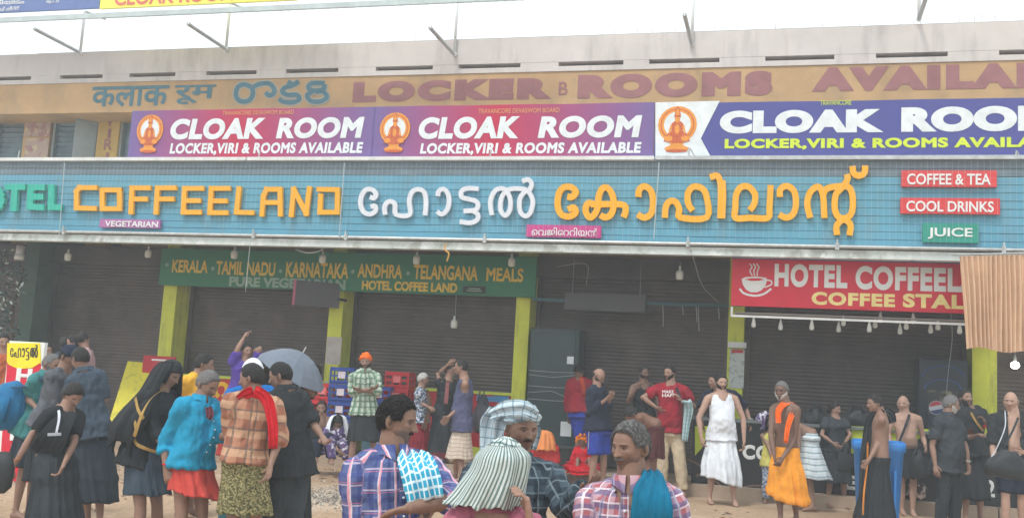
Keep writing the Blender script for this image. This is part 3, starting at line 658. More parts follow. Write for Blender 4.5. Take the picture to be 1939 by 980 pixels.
# grey box sign on a teal pipe with loose strings
tealp=mat('teal_pipe_paint',C_(70,110,116),.5)
p0=at(1008,566,YG); p1=at(1380,580,YG); T=thing('hanging_rail','teal pipe across the fourth bay with loose strings hanging from it','rail',p0)
MB().tube([p0,Vector((p1.x,p0.y,p0.z))],.028,8).build('pipe',tealp,T,True)
for u,dv in ((1255,42),(1292,18),(1318,30),(1322,48),(1360,24)):
    s0=at(u,577,YG); s0.z=p0.z-.02; L_=dv*16/1950; MB().tube([s0,s0+Vector((.015,-.01,-L_*.5)),s0+Vector((.03*random.random(),-.01,-L_))],.006,4).build('string',sock,T)
a=at(1073,555,YG-.08); b=at(1223,592,YG-.08); T=thing('dark_box_sign','unlit dark grey box sign hanging on the teal pipe','box sign',((a.x+b.x)/2,YG-.08,b.z))
MB().box(((a.x+b.x)/2,YG-.12,(a.z+b.z)/2),(b.x-a.x,.16,a.z-b.z)).build('casing',mat('grey_sign_casing',C_(84,84,86),.6,var=.1),T)
for x in (a.x+.1,b.x-.1): MB().tube([(x,YG-.12,a.z),(x,YG-.1,zb+.1)],.004,4).build('hanger_wire',sock,T)
# dark screen box projecting from the middle pillar
a=at(558,556,15.75); b=at(642,560,16.2); T=thing('side_sign_box','dark box sign with pink edge projecting beside the middle pillar','box sign',b)
mb=MB(); zt_,zb_=at(600,534,16).z,at(600,580,16).z
P=[Vector((a.x,a.y,0)),Vector((b.x,b.y,0))]; n_=Vector((-(P[1]-P[0]).y,(P[1]-P[0]).x,0)).normalized()*.05
Q=[P[0]-n_,P[1]-n_,P[1]+n_,P[0]+n_]
mb.add([Vector((q.x,q.y,zb_)) for q in Q]+[Vector((q.x,q.y,zt_)) for q in Q],[(3,2,1,0),(4,5,6,7),(0,1,5,4),(1,2,6,5),(2,3,7,6),(3,0,4,7)]); mb.build('casing',mat('dark_screen',C_(64,58,62),.35,spec=.6),T)
MB().box((a.x-.012,a.y,(zt_+zb_)/2),(.02,.13,zt_-zb_+.01),rz=math.atan2(b.y-a.y,b.x-a.x)).build('pink_edge',mat('pink_edge_paint',C_(208,110,140),.5),T)
MB().box((b.x+.03,YP-.03,zb_+.15),(.05,.3,.04)).build('bracket_arm',black_m,T)
# hanging cloth curtain right of the lightbox
T0=at(1817,482,14.2); T1=at(1985,476,14.2); B0=at(1830,660,14.2)
mb=MB(); n=150; V=[];F=[];rows=12; zt_=T0.z-.02; zb_=B0.z
for j in range(rows):
    f=j/(rows-1)
    for i in range(n):
        s_=i/(n-1); x=T0.x+(T1.x-T0.x)*s_+.09*f*(1-s_)**3*1.0
        amp=.03+.03*noise.noise((s_*9,f*.8,2)); y=14.2+amp*math.sin(s_*118+3*noise.noise((s_*6,f*1.2,0)))+.05*noise.noise((s_*5,f*1.5,5))*f
        z=zt_+(zb_-zt_)*f*(1-.02*math.sin(s_*9)+.012*noise.noise((s_*40,3,0)))+.05*s_*(1-f); V.append((x,y,z))
for j in range(rows-1):
    for i in range(n-1): q=j*n+i; F.append((q,q+n,q+n+1,q+1))
V2=[(x,y+.006,z) for x,y,z in V]; k=len(V); mb.add(V+V2,F+[(d+k,c_+k,b_+k,a_+k) for a_,b_,c_,d in F])
T=thing('hanging_cloth','pleated salmon beige cloth hanging beside the red lightbox','curtain',((T0.x+T1.x)/2,14.2,zb_)); mb.build('cloth',mat('salmon_cloth',C_(216,184,154),.9,var=.08),T,True)
MB().tube([(T0.x-.1,14.2,zt_+.02),(T1.x,14.2,zt_+.07)],.012,6).build('rod',galv,T)
# pillar notices
a=at(1382,660,YP-.01); b=at(1408,735,YP-.01); T=thing('notice_sheet','long white notice with red header on the pillar left of the coffee stall','notice',((a.x+b.x)/2,YP-.01,b.z))
MB().box(((a.x+b.x)/2,YP-.014,(a.z+b.z)/2),(b.x-a.x,.008,a.z-b.z)).build('sheet',mat('notice_paper',(0,0,0),.7,build=blotch([C_(198,204,198),C_(160,168,168)],14,.56,.04)),T)
c=at(1379,647,YP-.03); d=at(1413,659,YP-.03); MB().box(((c.x+d.x)/2,YP-.06,(c.z+d.z)/2),(d.x-c.x,.1,c.z-d.z)).build('paper_roll',white_paint,T); c=at(1385,661,YP-.03); d=at(1407,668,YP-.03); MB().box(((c.x+d.x)/2,YP-.022,(c.z+d.z)/2),(d.x-c.x,.006,c.z-d.z)).build('red_header',redp,T)
# dark green cupboard strapped shut in the fourth bay
a=at(1013,622,YP); b=at(1100,700,YP); zt_=a.z; T=thing('green_cupboard','tall dark green cupboard strapped with white cord beside the lime pillar','cupboard',((a.x+b.x)/2,YP,PZ))
gc=mat('cupboard_green',C_(38,58,58),.35,var=.2,vs=2); cx=(a.x+b.x)/2; wd=b.x-a.x
MB().box((cx,YP+.0,(zt_+PZ)/2+.03),(wd,.5,zt_-PZ-.06)).build('cabinet_body',gc,T); MB().box((cx-.02,YP-.262,(zt_+PZ)/2+.05),(wd-.08,.02,zt_-PZ-.2)).build('door',mat('cupboard_door',C_(44,64,66),.25,var=.15),T)
for v,dz in ((703,0),(711,-.03),(732,0),(745,.1),(757,0)):
    z=at(1050,v,YP-.28).z; MB().tube([(cx-wd/2,YP-.285,z),(cx,YP-.282,z-.01+dz*.5),(cx+wd/2,YP-.285,z-dz)],.005,5).build('cord',sock,T)
for (u0,v0,u1,v1) in ((1074,674,1086,689),(1062,797,1081,826)):
    c=at(u0,v0,YP-.275); d=at(u1,v1,YP-.275); MB().box(((c.x+d.x)/2,YP-.276,(c.z+d.z)/2),(d.x-c.x,.006,c.z-d.z)).build('paper_label',ebw,T)
# black cooler box on the floor of the bay
a=at(1050,846,15.9); b=at(1086,878,15.9); T=thing('black_crate','low black box on the walkway before the green cupboard','box',((a.x+b.x)/2,15.9,PZ))
MB().box(((a.x+b.x)/2,15.95,PZ+.16),(b.x-a.x,.3,.32)).build('case',black_m,T); MB().box(((a.x+b.x)/2,15.95,PZ+.335),(b.x-a.x+.03,.33,.03)).build('lid',mat('grey_lid',C_(70,74,76),.5),T)
# crates
def crate(u,z,Y,m,label,group,dims=(.42,.32,.27),base=None,x=None,bottles=0,bname=''):
    p=at(u,760,Y); X=p.x if x is None else x; T=thing('bottle_crate',label,'crate',(X,Y,z),group); L,D,H=dims; mb=MB(); t=.018
    mb.box((X,Y,z+.012),(L,D,.02))
    for zz_,hh in ((.035,.05),(H-.03,.06),(H*.5,.03)):
        for sy in (-1,1): mb.box((X,Y+sy*(D/2-t/2),z+zz_),(L,t,hh))
        for sx in (-1,1): mb.box((X+sx*(L/2-t/2),Y,z+zz_),(t,D-2*t-.002,hh))
    for sx in (-1,-.34,.34,1):
        for sy in (-1,1): mb.box((X+sx*(L/2-t/2)*.985,Y+sy*(D/2-t/2-.001),z+H/2),(t*1.4,t*.9,H-.02))
    for sx in (-1,1): mb.box((X+sx*(L/2-t/2-.001),Y,z+H/2),(t*.9,t*1.4,H-.02))
    mb.build('crate_body',m,T)
    for sy in (-1,): MB().box((X,Y+sy*(D/2+.004),z+H*.55),(L*.3,.006,H*.4)).build('crest_plate',mat('crest_'+m.name,C_(210,200,210),.5) if 'blue' in m.name else mat('crest_pale_red',C_(232,120,120),.5),T)
    for i in range(bottles):
        bx,by=X-L/2+.07+(i%4)*.093,Y-D/2+.08+(i//4)*.13
        o=thing('bottle','empty bottle with pale cap in the %s red crate, %s row, %s from left'%(bname,('front','back')[i//4],('first','second','third','fourth')[i%4]),'bottle',(bx,by,z+.02),'bottles standing in the red crates')
        MB().lathe((bx,by,z+.02),[(0,0),(.028,.002),(.03,.14),(.026,.18),(.012,.24),(.011,.275)],8).build('glass_body',mat('bottle_glass',C_(150,176,160),.2),o,True); MB().lathe((bx,by,z+.29),[(.014,0),(.014,.016),(0,.017)],8).build('cap',white_paint,o)
    return T
cb=mat('blue_crate_plastic',C_(34,66,150),.4,var=.12); cr_=mat('red_crate_plastic',C_(206,26,36),.4,var=.12)
for k in range(5): crate(651,PZ+.275*k,15.65,cb,'blue bottle crate, number %s from the bottom of the stack by the middle pillar'%('one','two','three','four','five')[k],'blue crates stacked by the middle pillar',base=1)
for k in range(4): crate(722,PZ+.275*k,15.95,cb,'blue bottle crate behind the orange turbaned man, tier %s from below'%('one','two','three','four')[k],'blue crates behind the turbaned man')
x0=at(622,760,15.75).x
for c_ in range(3):
    for k in range(4): crate(0,PZ+.275*k,15.75,cr_,'red bottle crate, tier %s from below, %s column beside the blue stack'%(('one','two','three','four')[k],('nearest','middle','far')[c_]),'red crates stacked beside the blue stack',x=x0-.05-c_*.45,bottles=8 if k==3 else 0,bname=('nearest','middle','farthest')[c_])
for k in range(5): crate(755,PZ+.27*k-.0,16.1,cr_,'red crate in the lone stack right of the turbaned man, tier %s from below'%('one','two','three','four','five')[k],'lone stack of red crates')
# pale blue tubs
def tub(u0,u1,v,Y,h,label,m,name='plastic_tub',z=PZ):
    a=at(u0,v,Y); b=at(u1,v,Y); r=(b.x-a.x)/2; T=thing(name,label,'tub',((a.x+b.x)/2,Y,z))
    MB().lathe(((a.x+b.x)/2,Y,z),[(0,0),(r*.86,.005),(r*.96,h*.9),(r*1.04,h*.92),(r*1.04,h),(r*.95,h),(r*.9,h*.9),(r*.82,.04),(0,.03)],20).build('basin',m,T,True)
    MB().lathe(((a.x+b.x)/2,Y,z+h*.72),[(r*.955,0),(r*1.0,.01),(r*1.0,.03),(r*.955,.04)],20).build('rim_band',m,T,True)
tb=mat('pale_blue_plastic',C_(92,150,182),.4,var=.1)
tub(581,606,840,15.3,.42,'grey blue plastic tub on the walkway beside the seated men',mat('grey_blue_plastic',C_(84,116,136),.45,var=.15)); tub(684,714,840,15.1,.4,'light blue plastic tub just behind the orange turbaned man',tb,z=.5)
# leaning yellow menu board and small red boards behind
bd=mat('yellow_menu_print',(0,0,0),.5,build=blotch([C_(226,214,56),C_(206,196,60)],9,.55,.05),var=.06)
A0=at(201,811,15.6); A1=at(268,815,15.6); C0=at(243,684,16.3); C1=at(306,690,16.3)
T=thing('leaning_menu_board','yellow menu board with red header leaning in front of the leftmost shutter','menu board',((A0.x+A1.x)/2,15.6,PZ))
def slab(P,th,name,m,T):
    n_=((P[1]-P[0]).cross(P[3]-P[0])).normalized()*th; mb=MB(); mb.add(list(P)+[p+n_ for p in P],[(0,1,2,3),(7,6,5,4),(0,4,5,1),(1,5,6,2),(2,6,7,3),(3,7,4,0)]); return mb.build(name,m,T)
A0.z=A1.z=PZ
slab([A0,A1,C1,C0],.02,'board',bd,T); e=lambda f,A,C:A+(C-A)*f
off=(A1-A0).cross(C0-A0).normalized()*-.006
slab([e(.93,A0,C0)+off,e(.93,A1,C1)+off,e(1,A1,C1)+off,e(1,A0,C0)+off],.004,'red_header',mat('dull_red_print',C_(150,44,56),.5),T)
for r_ in range(9):
    f0=.1+r_*.088
    for (s0,s1) in ((.08,.08+.3*(.7+.3*((r_*.37)%1))),(.55,.6+.28*((r_*.61)%1))):
        lo,hi=e(f0,A0,C0),e(f0,A1,C1); lo2,hi2=e(f0+.022,A0,C0),e(f0+.022,A1,C1)
        slab([e(s0,lo,hi)+off,e(s1,lo,hi)+off,e(s1,lo2,hi2)+off,e(s0,lo2,hi2)+off],.003,'print_line',mat('olive_print',C_(170,150,60),.6),T)
a=at(273,672,16.2); b=at(331,700,16.2); T=thing('red_board','small red board with white lettering standing at the foot of first lime pillar','board',((a.x+b.x)/2,16.2,PZ))
MB().box(((a.x+b.x)/2,16.2,a.z-.16),(b.x-a.x,.03,.32)).build('panel',redp,T); MB().box((a.x+.05,16.21,(PZ+a.z-.32)/2),(.04,.04,a.z-.32-PZ)).build('leg',galv,T); MB().box((b.x-.05,16.21,(PZ+a.z-.32)/2),(.04,.04,a.z-.32-PZ)).build('leg',galv,T)
MB().box(((a.x+b.x)/2,16.182,a.z-.07),(.3,.004,.03)).build('print_line',txt_w,T)
# upright red and yellow hotel sign at the left
YH=10.6; a=at(11,700,YH); b=at(79,700,YH); zt_=at(45,646,YH).z; g=gz(YH)
T=thing('standing_hotel_sign','upright red and yellow sign with HOTEL reading downward at the left edge','sign',((a.x+b.x)/2,YH,g))
MB().box(((a.x+b.x)/2,YH+.03,(zt_+g)/2+.05),(b.x-a.x,.05,zt_-g-.1)).build('white_border',txt_w,T)
mb=MB(); flat(mb,[(15,649),(76,649),(78,686),(62,696),(36,698),(18,690),(14,684)],YH+.004,.012,1); mb.build('yellow_field',[txt_w,mat('sign_yellow',C_(246,226,40),.45)],T)
mb=MB(); flat(mb,[(14,686),(78,688),(72,860),(64,1010),(-8,1010),(2,860)],YH+.004,.006); mb.build('red_field',rd,T)
ml=lambda x,y:(20+(x-680)*52/335, 652+(y-338)*30/90)
mb=MB(); k=0
for L in hotel_ml:
    for s_ in L: stroke(mb,s_,1.9,YH-.004,.006,k=k,tr=ml); k+=1
mb.build('script_lettering',black_m,T)['kind']='stuff'
for ch,bx in (('H',(31,697,61,724)),('O',(28,736,60,764)),('T',(26,775,58,802)),('E',(20,806,46,834)),('L',(20,842,46,868))): text_obj(ch,bx,YH-.004,txt_w,T,.008,.05)
# white downpipe stub and climbing plant at the left
p=at(40,458,15.3); q=at(34,492,15.3); T=thing('downpipe','short white downpipe hanging from canopy at the left','pipe',p); MB().tube([Vector((p.x,p.y,zb+.02)),Vector((p.x,p.y,q.z))],.07,12).build('pipe_length',white_paint,T,True); MB().tube([Vector((p.x,p.y,q.z+.1)),Vector((p.x,p.y,q.z))],.085,12).build('collar',white_paint,T,True)
T=thing('potted_shrub','tall dark leafy shrub standing before the left end of the shops','shrub',at(10,800,15.6)*1); base=wloc(T); T.location=(base.x,base.y,PZ)
lm=[mat('leaf_dark',C_(60,84,80),.4,var=.2),mat('leaf_mid',C_(72,94,88),.35,var=.2),mat('leaf_pale',C_(184,198,194),.3)]
mb=MB(); 
for i in range(1500):
    u=-40+98*rng.random()**.8; v=470+ 330*rng.random(); 
    if u>38+14*math.sin(v*.05): continue
    c=at(u,v,15.35+.45*rng.random()); s_=.035+.03*rng.random(); a_=Vector(rng.normal(size=3)).normalized(); b_=a_.cross(Vector(rng.normal(size=3))).normalized()
    mb.add([c-a_*s_,c+b_*s_*.45,c+a_*s_,c-b_*s_*.45],[(0,1,2,3)],int(rng.choice([0,0,0,1,1,2],)))
mb.build('foliage',lm,T)['kind']='stuff'
q=at(5,780,15.6); MB().tube([(q.x,15.6,PZ+.25),(q.x+.1,15.55,1.6),(q.x-.05,15.6,2.6),(q.x+.1,15.6,3.3)],[.05,.04,.03,.015],8).build('stem',mat('bark',C_(80,66,54),.9),T,True); MB().lathe((q.x,15.6,PZ),[(0,0),(.16,.005),(.22,.32),(.24,.33),(.22,.35),(0,.3)],16).build('pot',mat('clay_pot',C_(150,90,66),.8),T,True)
# black counter with lime swoosh and white letters
YK2=15.25; a=at(1312,800,YK2); b=at(1985,830,YK2); zt_=at(1420,800,YK2).z; g_=PZ
T=thing('stall_counter','long black printed stall counter with white letters and lime swoosh','counter',((a.x+b.x)/2,YK2,g_))
blk=mat('counter_black_print',C_(30,34,38),.35,var=.25,vs=2); limeprint=mat('lime_print',C_(196,214,50),.5,var=.05)
MB().box(((a.x+b.x)/2,YK2+.3,(zt_+.33)/2),(b.x-a.x,.6,zt_-.33)).build('front_panel',blk,T); MB().box(((a.x+b.x)/2,YK2+.29,zt_+.02),(b.x-a.x+.04,.68,.04)).build('worktop',mat('counter_top',C_(110,116,118),.35),T)
mb=MB(); flat(mb,[(1316,806),(1345,806),(1330,846),(1316,862)],YK2,.004); flat(mb,[(1612,806),(1760,812),(1740,830),(1690,860),(1640,852),(1612,858)],YK2,.004); mb.build('lime_swoosh',limeprint,T)['kind']='stuff'
text_obj('CO',(1406,842,1459,870),YK2-.002,txt_w,T,.006,.05,spacing=1.13); text_obj('E',(1597,899,1620,926),YK2-.002,txt_w,T,.006,.05,spacing=1.13); text_obj('2',(1866,908,1884,940),YK2-.002,txt_w,T,.006,.03)
mb=MB(); stroke(mb,[(1300,868),(1325,880),(1350,905),(1372,925)],3,YK2,.004); stroke(mb,[(1318,900),(1334,893),(1340,880)],5,YK2,.005); stroke(mb,[(1390,925),(1430,918),(1470,926)],3,YK2,.004); mb.build('print_streaks',mat('brown_print',C_(120,96,84),.5),T)['kind']='stuff'
def bag(u,v,Y,r,m,label,cat='bag',sq=.75,seed=0,straps=True,name='bag'):
    c=at(u,v,Y); mb=MB(); n=28; mm=16
    V=[];F=[]
    for i in range(mm+1):
        ph=math.pi*i/mm
        for j in range(n):
            q=2*math.pi*j/n; d=Vector((math.sin(ph)*math.cos(q),math.sin(ph)*math.sin(q),math.cos(ph)))
            k=1+.22*noise.noise(d*1.7+Vector((seed,0,0)))+.07*noise.noise(d*5+Vector((seed,3,0)))
            V.append(c+Vector((d.x*r[0]*k*(1-.3*max(0,d.z)),d.y*r[1]*k,max(-sq,d.z)*r[2]*k)))
    for i in range(mm):
        for j in range(n): F.append((i*n+j,(i+1)*n+j,(i+1)*n+(j+1)%n,i*n+(j+1)%n))
    T=thing(name,label,cat,(c.x,c.y,c.z-r[2]*sq)); mb.add(V,F); mb.build('sack',m,T,True)
    if straps: MB().tube([c+Vector((-r[0]*.4,-r[1]*.8,r[2]*.6)),c+Vector((-r[0]*.15,-r[1]*.9,r[2]*1.25)),c+Vector((r[0]*.25,-r[1]*.8,r[2]*1.2)),c+Vector((r[0]*.4,-r[1]*.8,r[2]*.5))],.012,6).build('strap',m,T,True)
    return T
blkcloth=mat('black_bag_fabric',C_(40,44,48),.6,var=.25,bump=.4,bs=30)
bag(1545,792,15.45,(.2,.16,.17),blkcloth,'bulging black bag on the counter left of the girl',seed=1); bag(1622,792,15.45,(.2,.16,.16),blkcloth,'bulging black bag on the counter right of the girl',seed=2); bag(1655,800,15.5,(.1,.1,.1),blkcloth,'small black bag on the counter behind the man in black sarong',seed=3)
floral=mat('purple_floral_cloth',(0,0,0),.8,build=blotch([C_(96,80,130),C_(222,220,228)],26,.5,.05))
# drink cooler with round logo and faint blue lights
YE=16.0; a=at(1757,738,YE); b=at(1816,880,YE); T=thing('drinks_cooler','dark drinks cooler with round red white and blue logo poster','cooler',((a.x+b.x)/2,YE,PZ))
zt_=at(1780,680,YE).z; x0_,x1_=at(1740,740,YE).x,at(1832,740,YE).x
MB().box(((x0_+x1_)/2,YE+.25,(zt_+PZ)/2),(x1_-x0_,.5,zt_-PZ)).build('cabinet_body',mat('cooler_body',C_(34,44,54),.3,var=.2),T)
zt_=a.z; MB().box(((a.x+b.x)/2,YE-.01,zt_-.5),(b.x-a.x,.015,1.0)).build('poster',mat('cooler_poster',(0,0,0),.5,build=blotch([C_(60,60,58),C_(150,146,120),C_(30,40,60)],3,.5,.1)),T)
p=at(1773,771,YE-.02); lm_=[mat('logo_white',C_(190,190,196),.4),mat('logo_red',C_(176,60,70),.4),mat('logo_blue',C_(50,64,110),.4)]
mb=MB(); R_=.1
def disc(mb,c,r,z0,z1,d,mi):
    P=[]; k=24
    for i in range(k):
        q=2*math.pi*i/k; x,z=r*math.cos(q),r*math.sin(q); P.append((x,min(max(z,z0+.25*x),z1+.25*x)))
    mb.add([(c.x+x,c.y-d,c.z+z) for x,z in P],[tuple(range(k))],mi)
disc(mb,p,R_,-9,9,0,0); disc(mb,p,R_*.92,.03,9,.003,1); disc(mb,p,R_*.92,-9,-.03,.003,2); mb.build('round_logo',lm_,T)
led=mat('blue_light_dots',C_(64,92,150),.4,var=0,emit=.08)
mb=MB()
for (uc,vc,ru,rv) in ((1785,712,38,20),(1785,736,34,18)):
    for i in range(22):
        q=math.pi*(i+.5)/22; mb.ell(at(uc-ru*math.cos(q),vc-rv*math.sin(q),YE-.012),(.012,.01,.012),6,4)
mb.build('light_dots',led,T)['kind']='stuff'
# blue wheeled bin
a=at(1618,900,13.35); b=at(1714,905,13.35); g_=gz(13.35); zt_=at(1666,834,13.35).z; cx=(a.x+b.x)/2; wd=b.x-a.x
T=thing('blue_bin','open blue plastic bin standing before the counter','bin',(cx,13.6,g_)); bm=mat('blue_bin_plastic',C_(48,128,206),.4,var=.12,vs=3)
V=[];F=[]; prof=[(.8,0),(.82,.02),(.98,.86),(1.07,.88),(1.08,.97),(1.0,1.0),(.95,.97),(.78,.1),(.0,.09)]; n=32
for s_,zf in prof:
    for j in range(n):
        q=2*math.pi*j/n; c_,s2=math.cos(q),math.sin(q); sx=math.copysign(abs(c_)**.35,c_); sy=math.copysign(abs(s2)**.35,s2)
        V.append((cx+sx*wd/2*s_,13.6+sy*.26*s_,g_+(zt_-g_)*zf))
for i in range(len(prof)-1):
    for j in range(n): F.append((i*n+j,i*n+(j+1)%n,(i+1)*n+(j+1)%n,(i+1)*n+j))
mb=MB(); mb.add(V,F); mb.build('bin_body',bm,T,True)
for s_ in (-1,1): MB().box((cx+s_*wd*.3,13.33,g_+.4),(.03,.03,.5)).build('rib',bm,T)
MB().box((cx,13.325,g_+.62),(wd*.3,.02,.12)).build('badge',mat('bin_badge',C_(90,160,220),.5),T)
# backpack resting on the counter rim and bundles
bag(913,786,15.9,(.14,.13,.33),mat('dark_backpack',C_(70,72,80),.7,var=.3),'dark grey backpack propped against the red counter behind the vest man',seed=5,name='backpack',cat='backpack')
bag(930,800,15.8,(.1,.1,.28),mat('maroon_cloth',C_(120,34,50),.8,var=.2),'maroon cloth bundle beside the dark grey backpack',seed=6,straps=False,name='cloth_bundle',cat='bundle')
bag(1448,793,15.3,(.12,.1,.11),floral,'purple and white floral cloth heaped on the counter edge',seed=7,straps=False,name='folded_cloth',cat='cloth')
bag(1740,880,14.6,(.13,.1,.22),blkcloth,'black cloth bag with white tape hanging beside the bald old man',seed=9)
bag(1600,872,14.35,(.1,.07,.2),blkcloth,'black bag with white piping carried by the girl',seed=10)
bag(1726,925,14.9,(.2,.12,.16),mat('speckled_sack',(0,0,0),.8,build=blotch([C_(60,44,44),C_(190,180,176)],12,.55,.06)),'speckled dark sack on the walkway behind the bald old man',seed=11,straps=False,name='sack',cat='sack')
# loose cables
def cable(pts,r,m,label,name='cable'):
    mb=MB(); P=smooth_pts([tuple(p) for p in pts],5); c=P[0]; T=mb.tube([Vector(p) for p in P],r,5).build(name,m,None,True,org=Vector(c)); tag(T,label,'cable')
cable([at(1303,460,14.4),at(1312,485,14.6),at(1330,540,15.5),at(1362,573,16.1)],.008,sock,'thin grey cable sagging from the canopy edge to the teal pipe')
cable([at(1800,590,15.1),at(1803,640,15.2),at(1796,700,15.4),at(1792,745,15.6)],.004,sock,'thin cord hanging before the cooler')
cable([at(474,457,14.3),at(470,500,14.35),at(465,552,14.35)],.006,sock,'pale string dangling before the TAMIL NADU lettering')
cable([at(845,462,14.3),at(842,472,14.3),at(850,480,14.3),at(846,495,14.3)],.012,mat('dry_garland',C_(214,160,70),.8),'withered orange garland tied on the canopy pipe','garland')
cable([at(1052,505,15),at(1110,500,15),at(1110,540,15.3)],.004,sock,'thin wire under the canopy over the dark box sign')
cable([at(560,472,15),at(580,478,15),at(602,476,15),at(614,468,15)],.012,white_paint,'loop of white cable under the canopy by the middle pillar')
# ------------------------------------------------------------------ people
def to_mesh(mb,vox,it=3):
    me=bpy.data.meshes.new('t'); me.from_pydata(mb.v,[],mb.f); o=bpy.data.objects.new('t',me); COL.objects.link(o)
    r=o.modifiers.new('r','REMESH'); r.mode='VOXEL'; r.voxel_size=vox
    if it: q=o.modifiers.new('s','SMOOTH'); q.factor=.5; q.iterations=it
    dg=bpy.context.evaluated_depsgraph_get(); e=o.evaluated_get(dg).to_mesh()
    V=np.empty(len(e.vertices)*3,np.float32); e.vertices.foreach_get('co',V); V=V.reshape(-1,3).astype(float)
    F=np.empty(len(e.polygons)*4,np.int32); e.polygons.foreach_get('vertices',F); F=F.reshape(-1,4)
    o.evaluated_get(dg).to_mesh_clear(); bpy.data.objects.remove(o); bpy.data.meshes.remove(me); return V,F
def vnorm(V,F):
    n=np.cross(V[F[:,2]]-V[F[:,0]],V[F[:,3]]-V[F[:,1]]); N_=np.zeros_like(V)
    for k in range(4): np.add.at(N_,F[:,k],n)
    return N_/(np.linalg.norm(N_,axis=1,keepdims=True)+1e-9)
_K=[(rng.normal(size=3),rng.random()*6.3) for _ in range(14)]
def wrinkle(V,N_,amp,sc=1.,seed=0.,aniso=(1,1,.55)):
    P=V*np.array(aniso)*sc; w=np.zeros(len(V)); q=P+.03*np.sin(P[:,[1,2,0]]*11+seed)
    for i,(k,ph) in enumerate(_K):
        f=9+5*i; w+=np.abs(np.sin(q@(k/np.linalg.norm(k))*f+ph+seed*1.7))**1.0/(1+.22*i)
    lo,hi=np.percentile(w,[3,97]) if len(w)>10 else (0,1); w=(w-lo)/(hi-lo+1e-9)-.25; return V+N_*(amp*w)[:,None]
def a3(v): return np.array(v,float)
SKINS={'dark':(.18,.105,.078),'brown':(.275,.165,.122),'mid':(.33,.195,.145),'light':(.43,.27,.205),'back':(.19,.10,.07)}
skin_m=mat('skin',(1,1,1),.5,spec=.35,attr='col',var=.12,vs=14,bump=.15,bs=90)
eye_m=mat('eye',(1,1,1),.25,attr='col',var=0)
def hairmat(c,nm): return mat('hair_'+nm,c,.55,spec=.3,var=.35,vs=60,bump=.9,bs=140)
HC={'black':(.018,.016,.016),'grey':(.20,.20,.20),'salt':(.15,.148,.148),'white':(.5,.5,.48)}
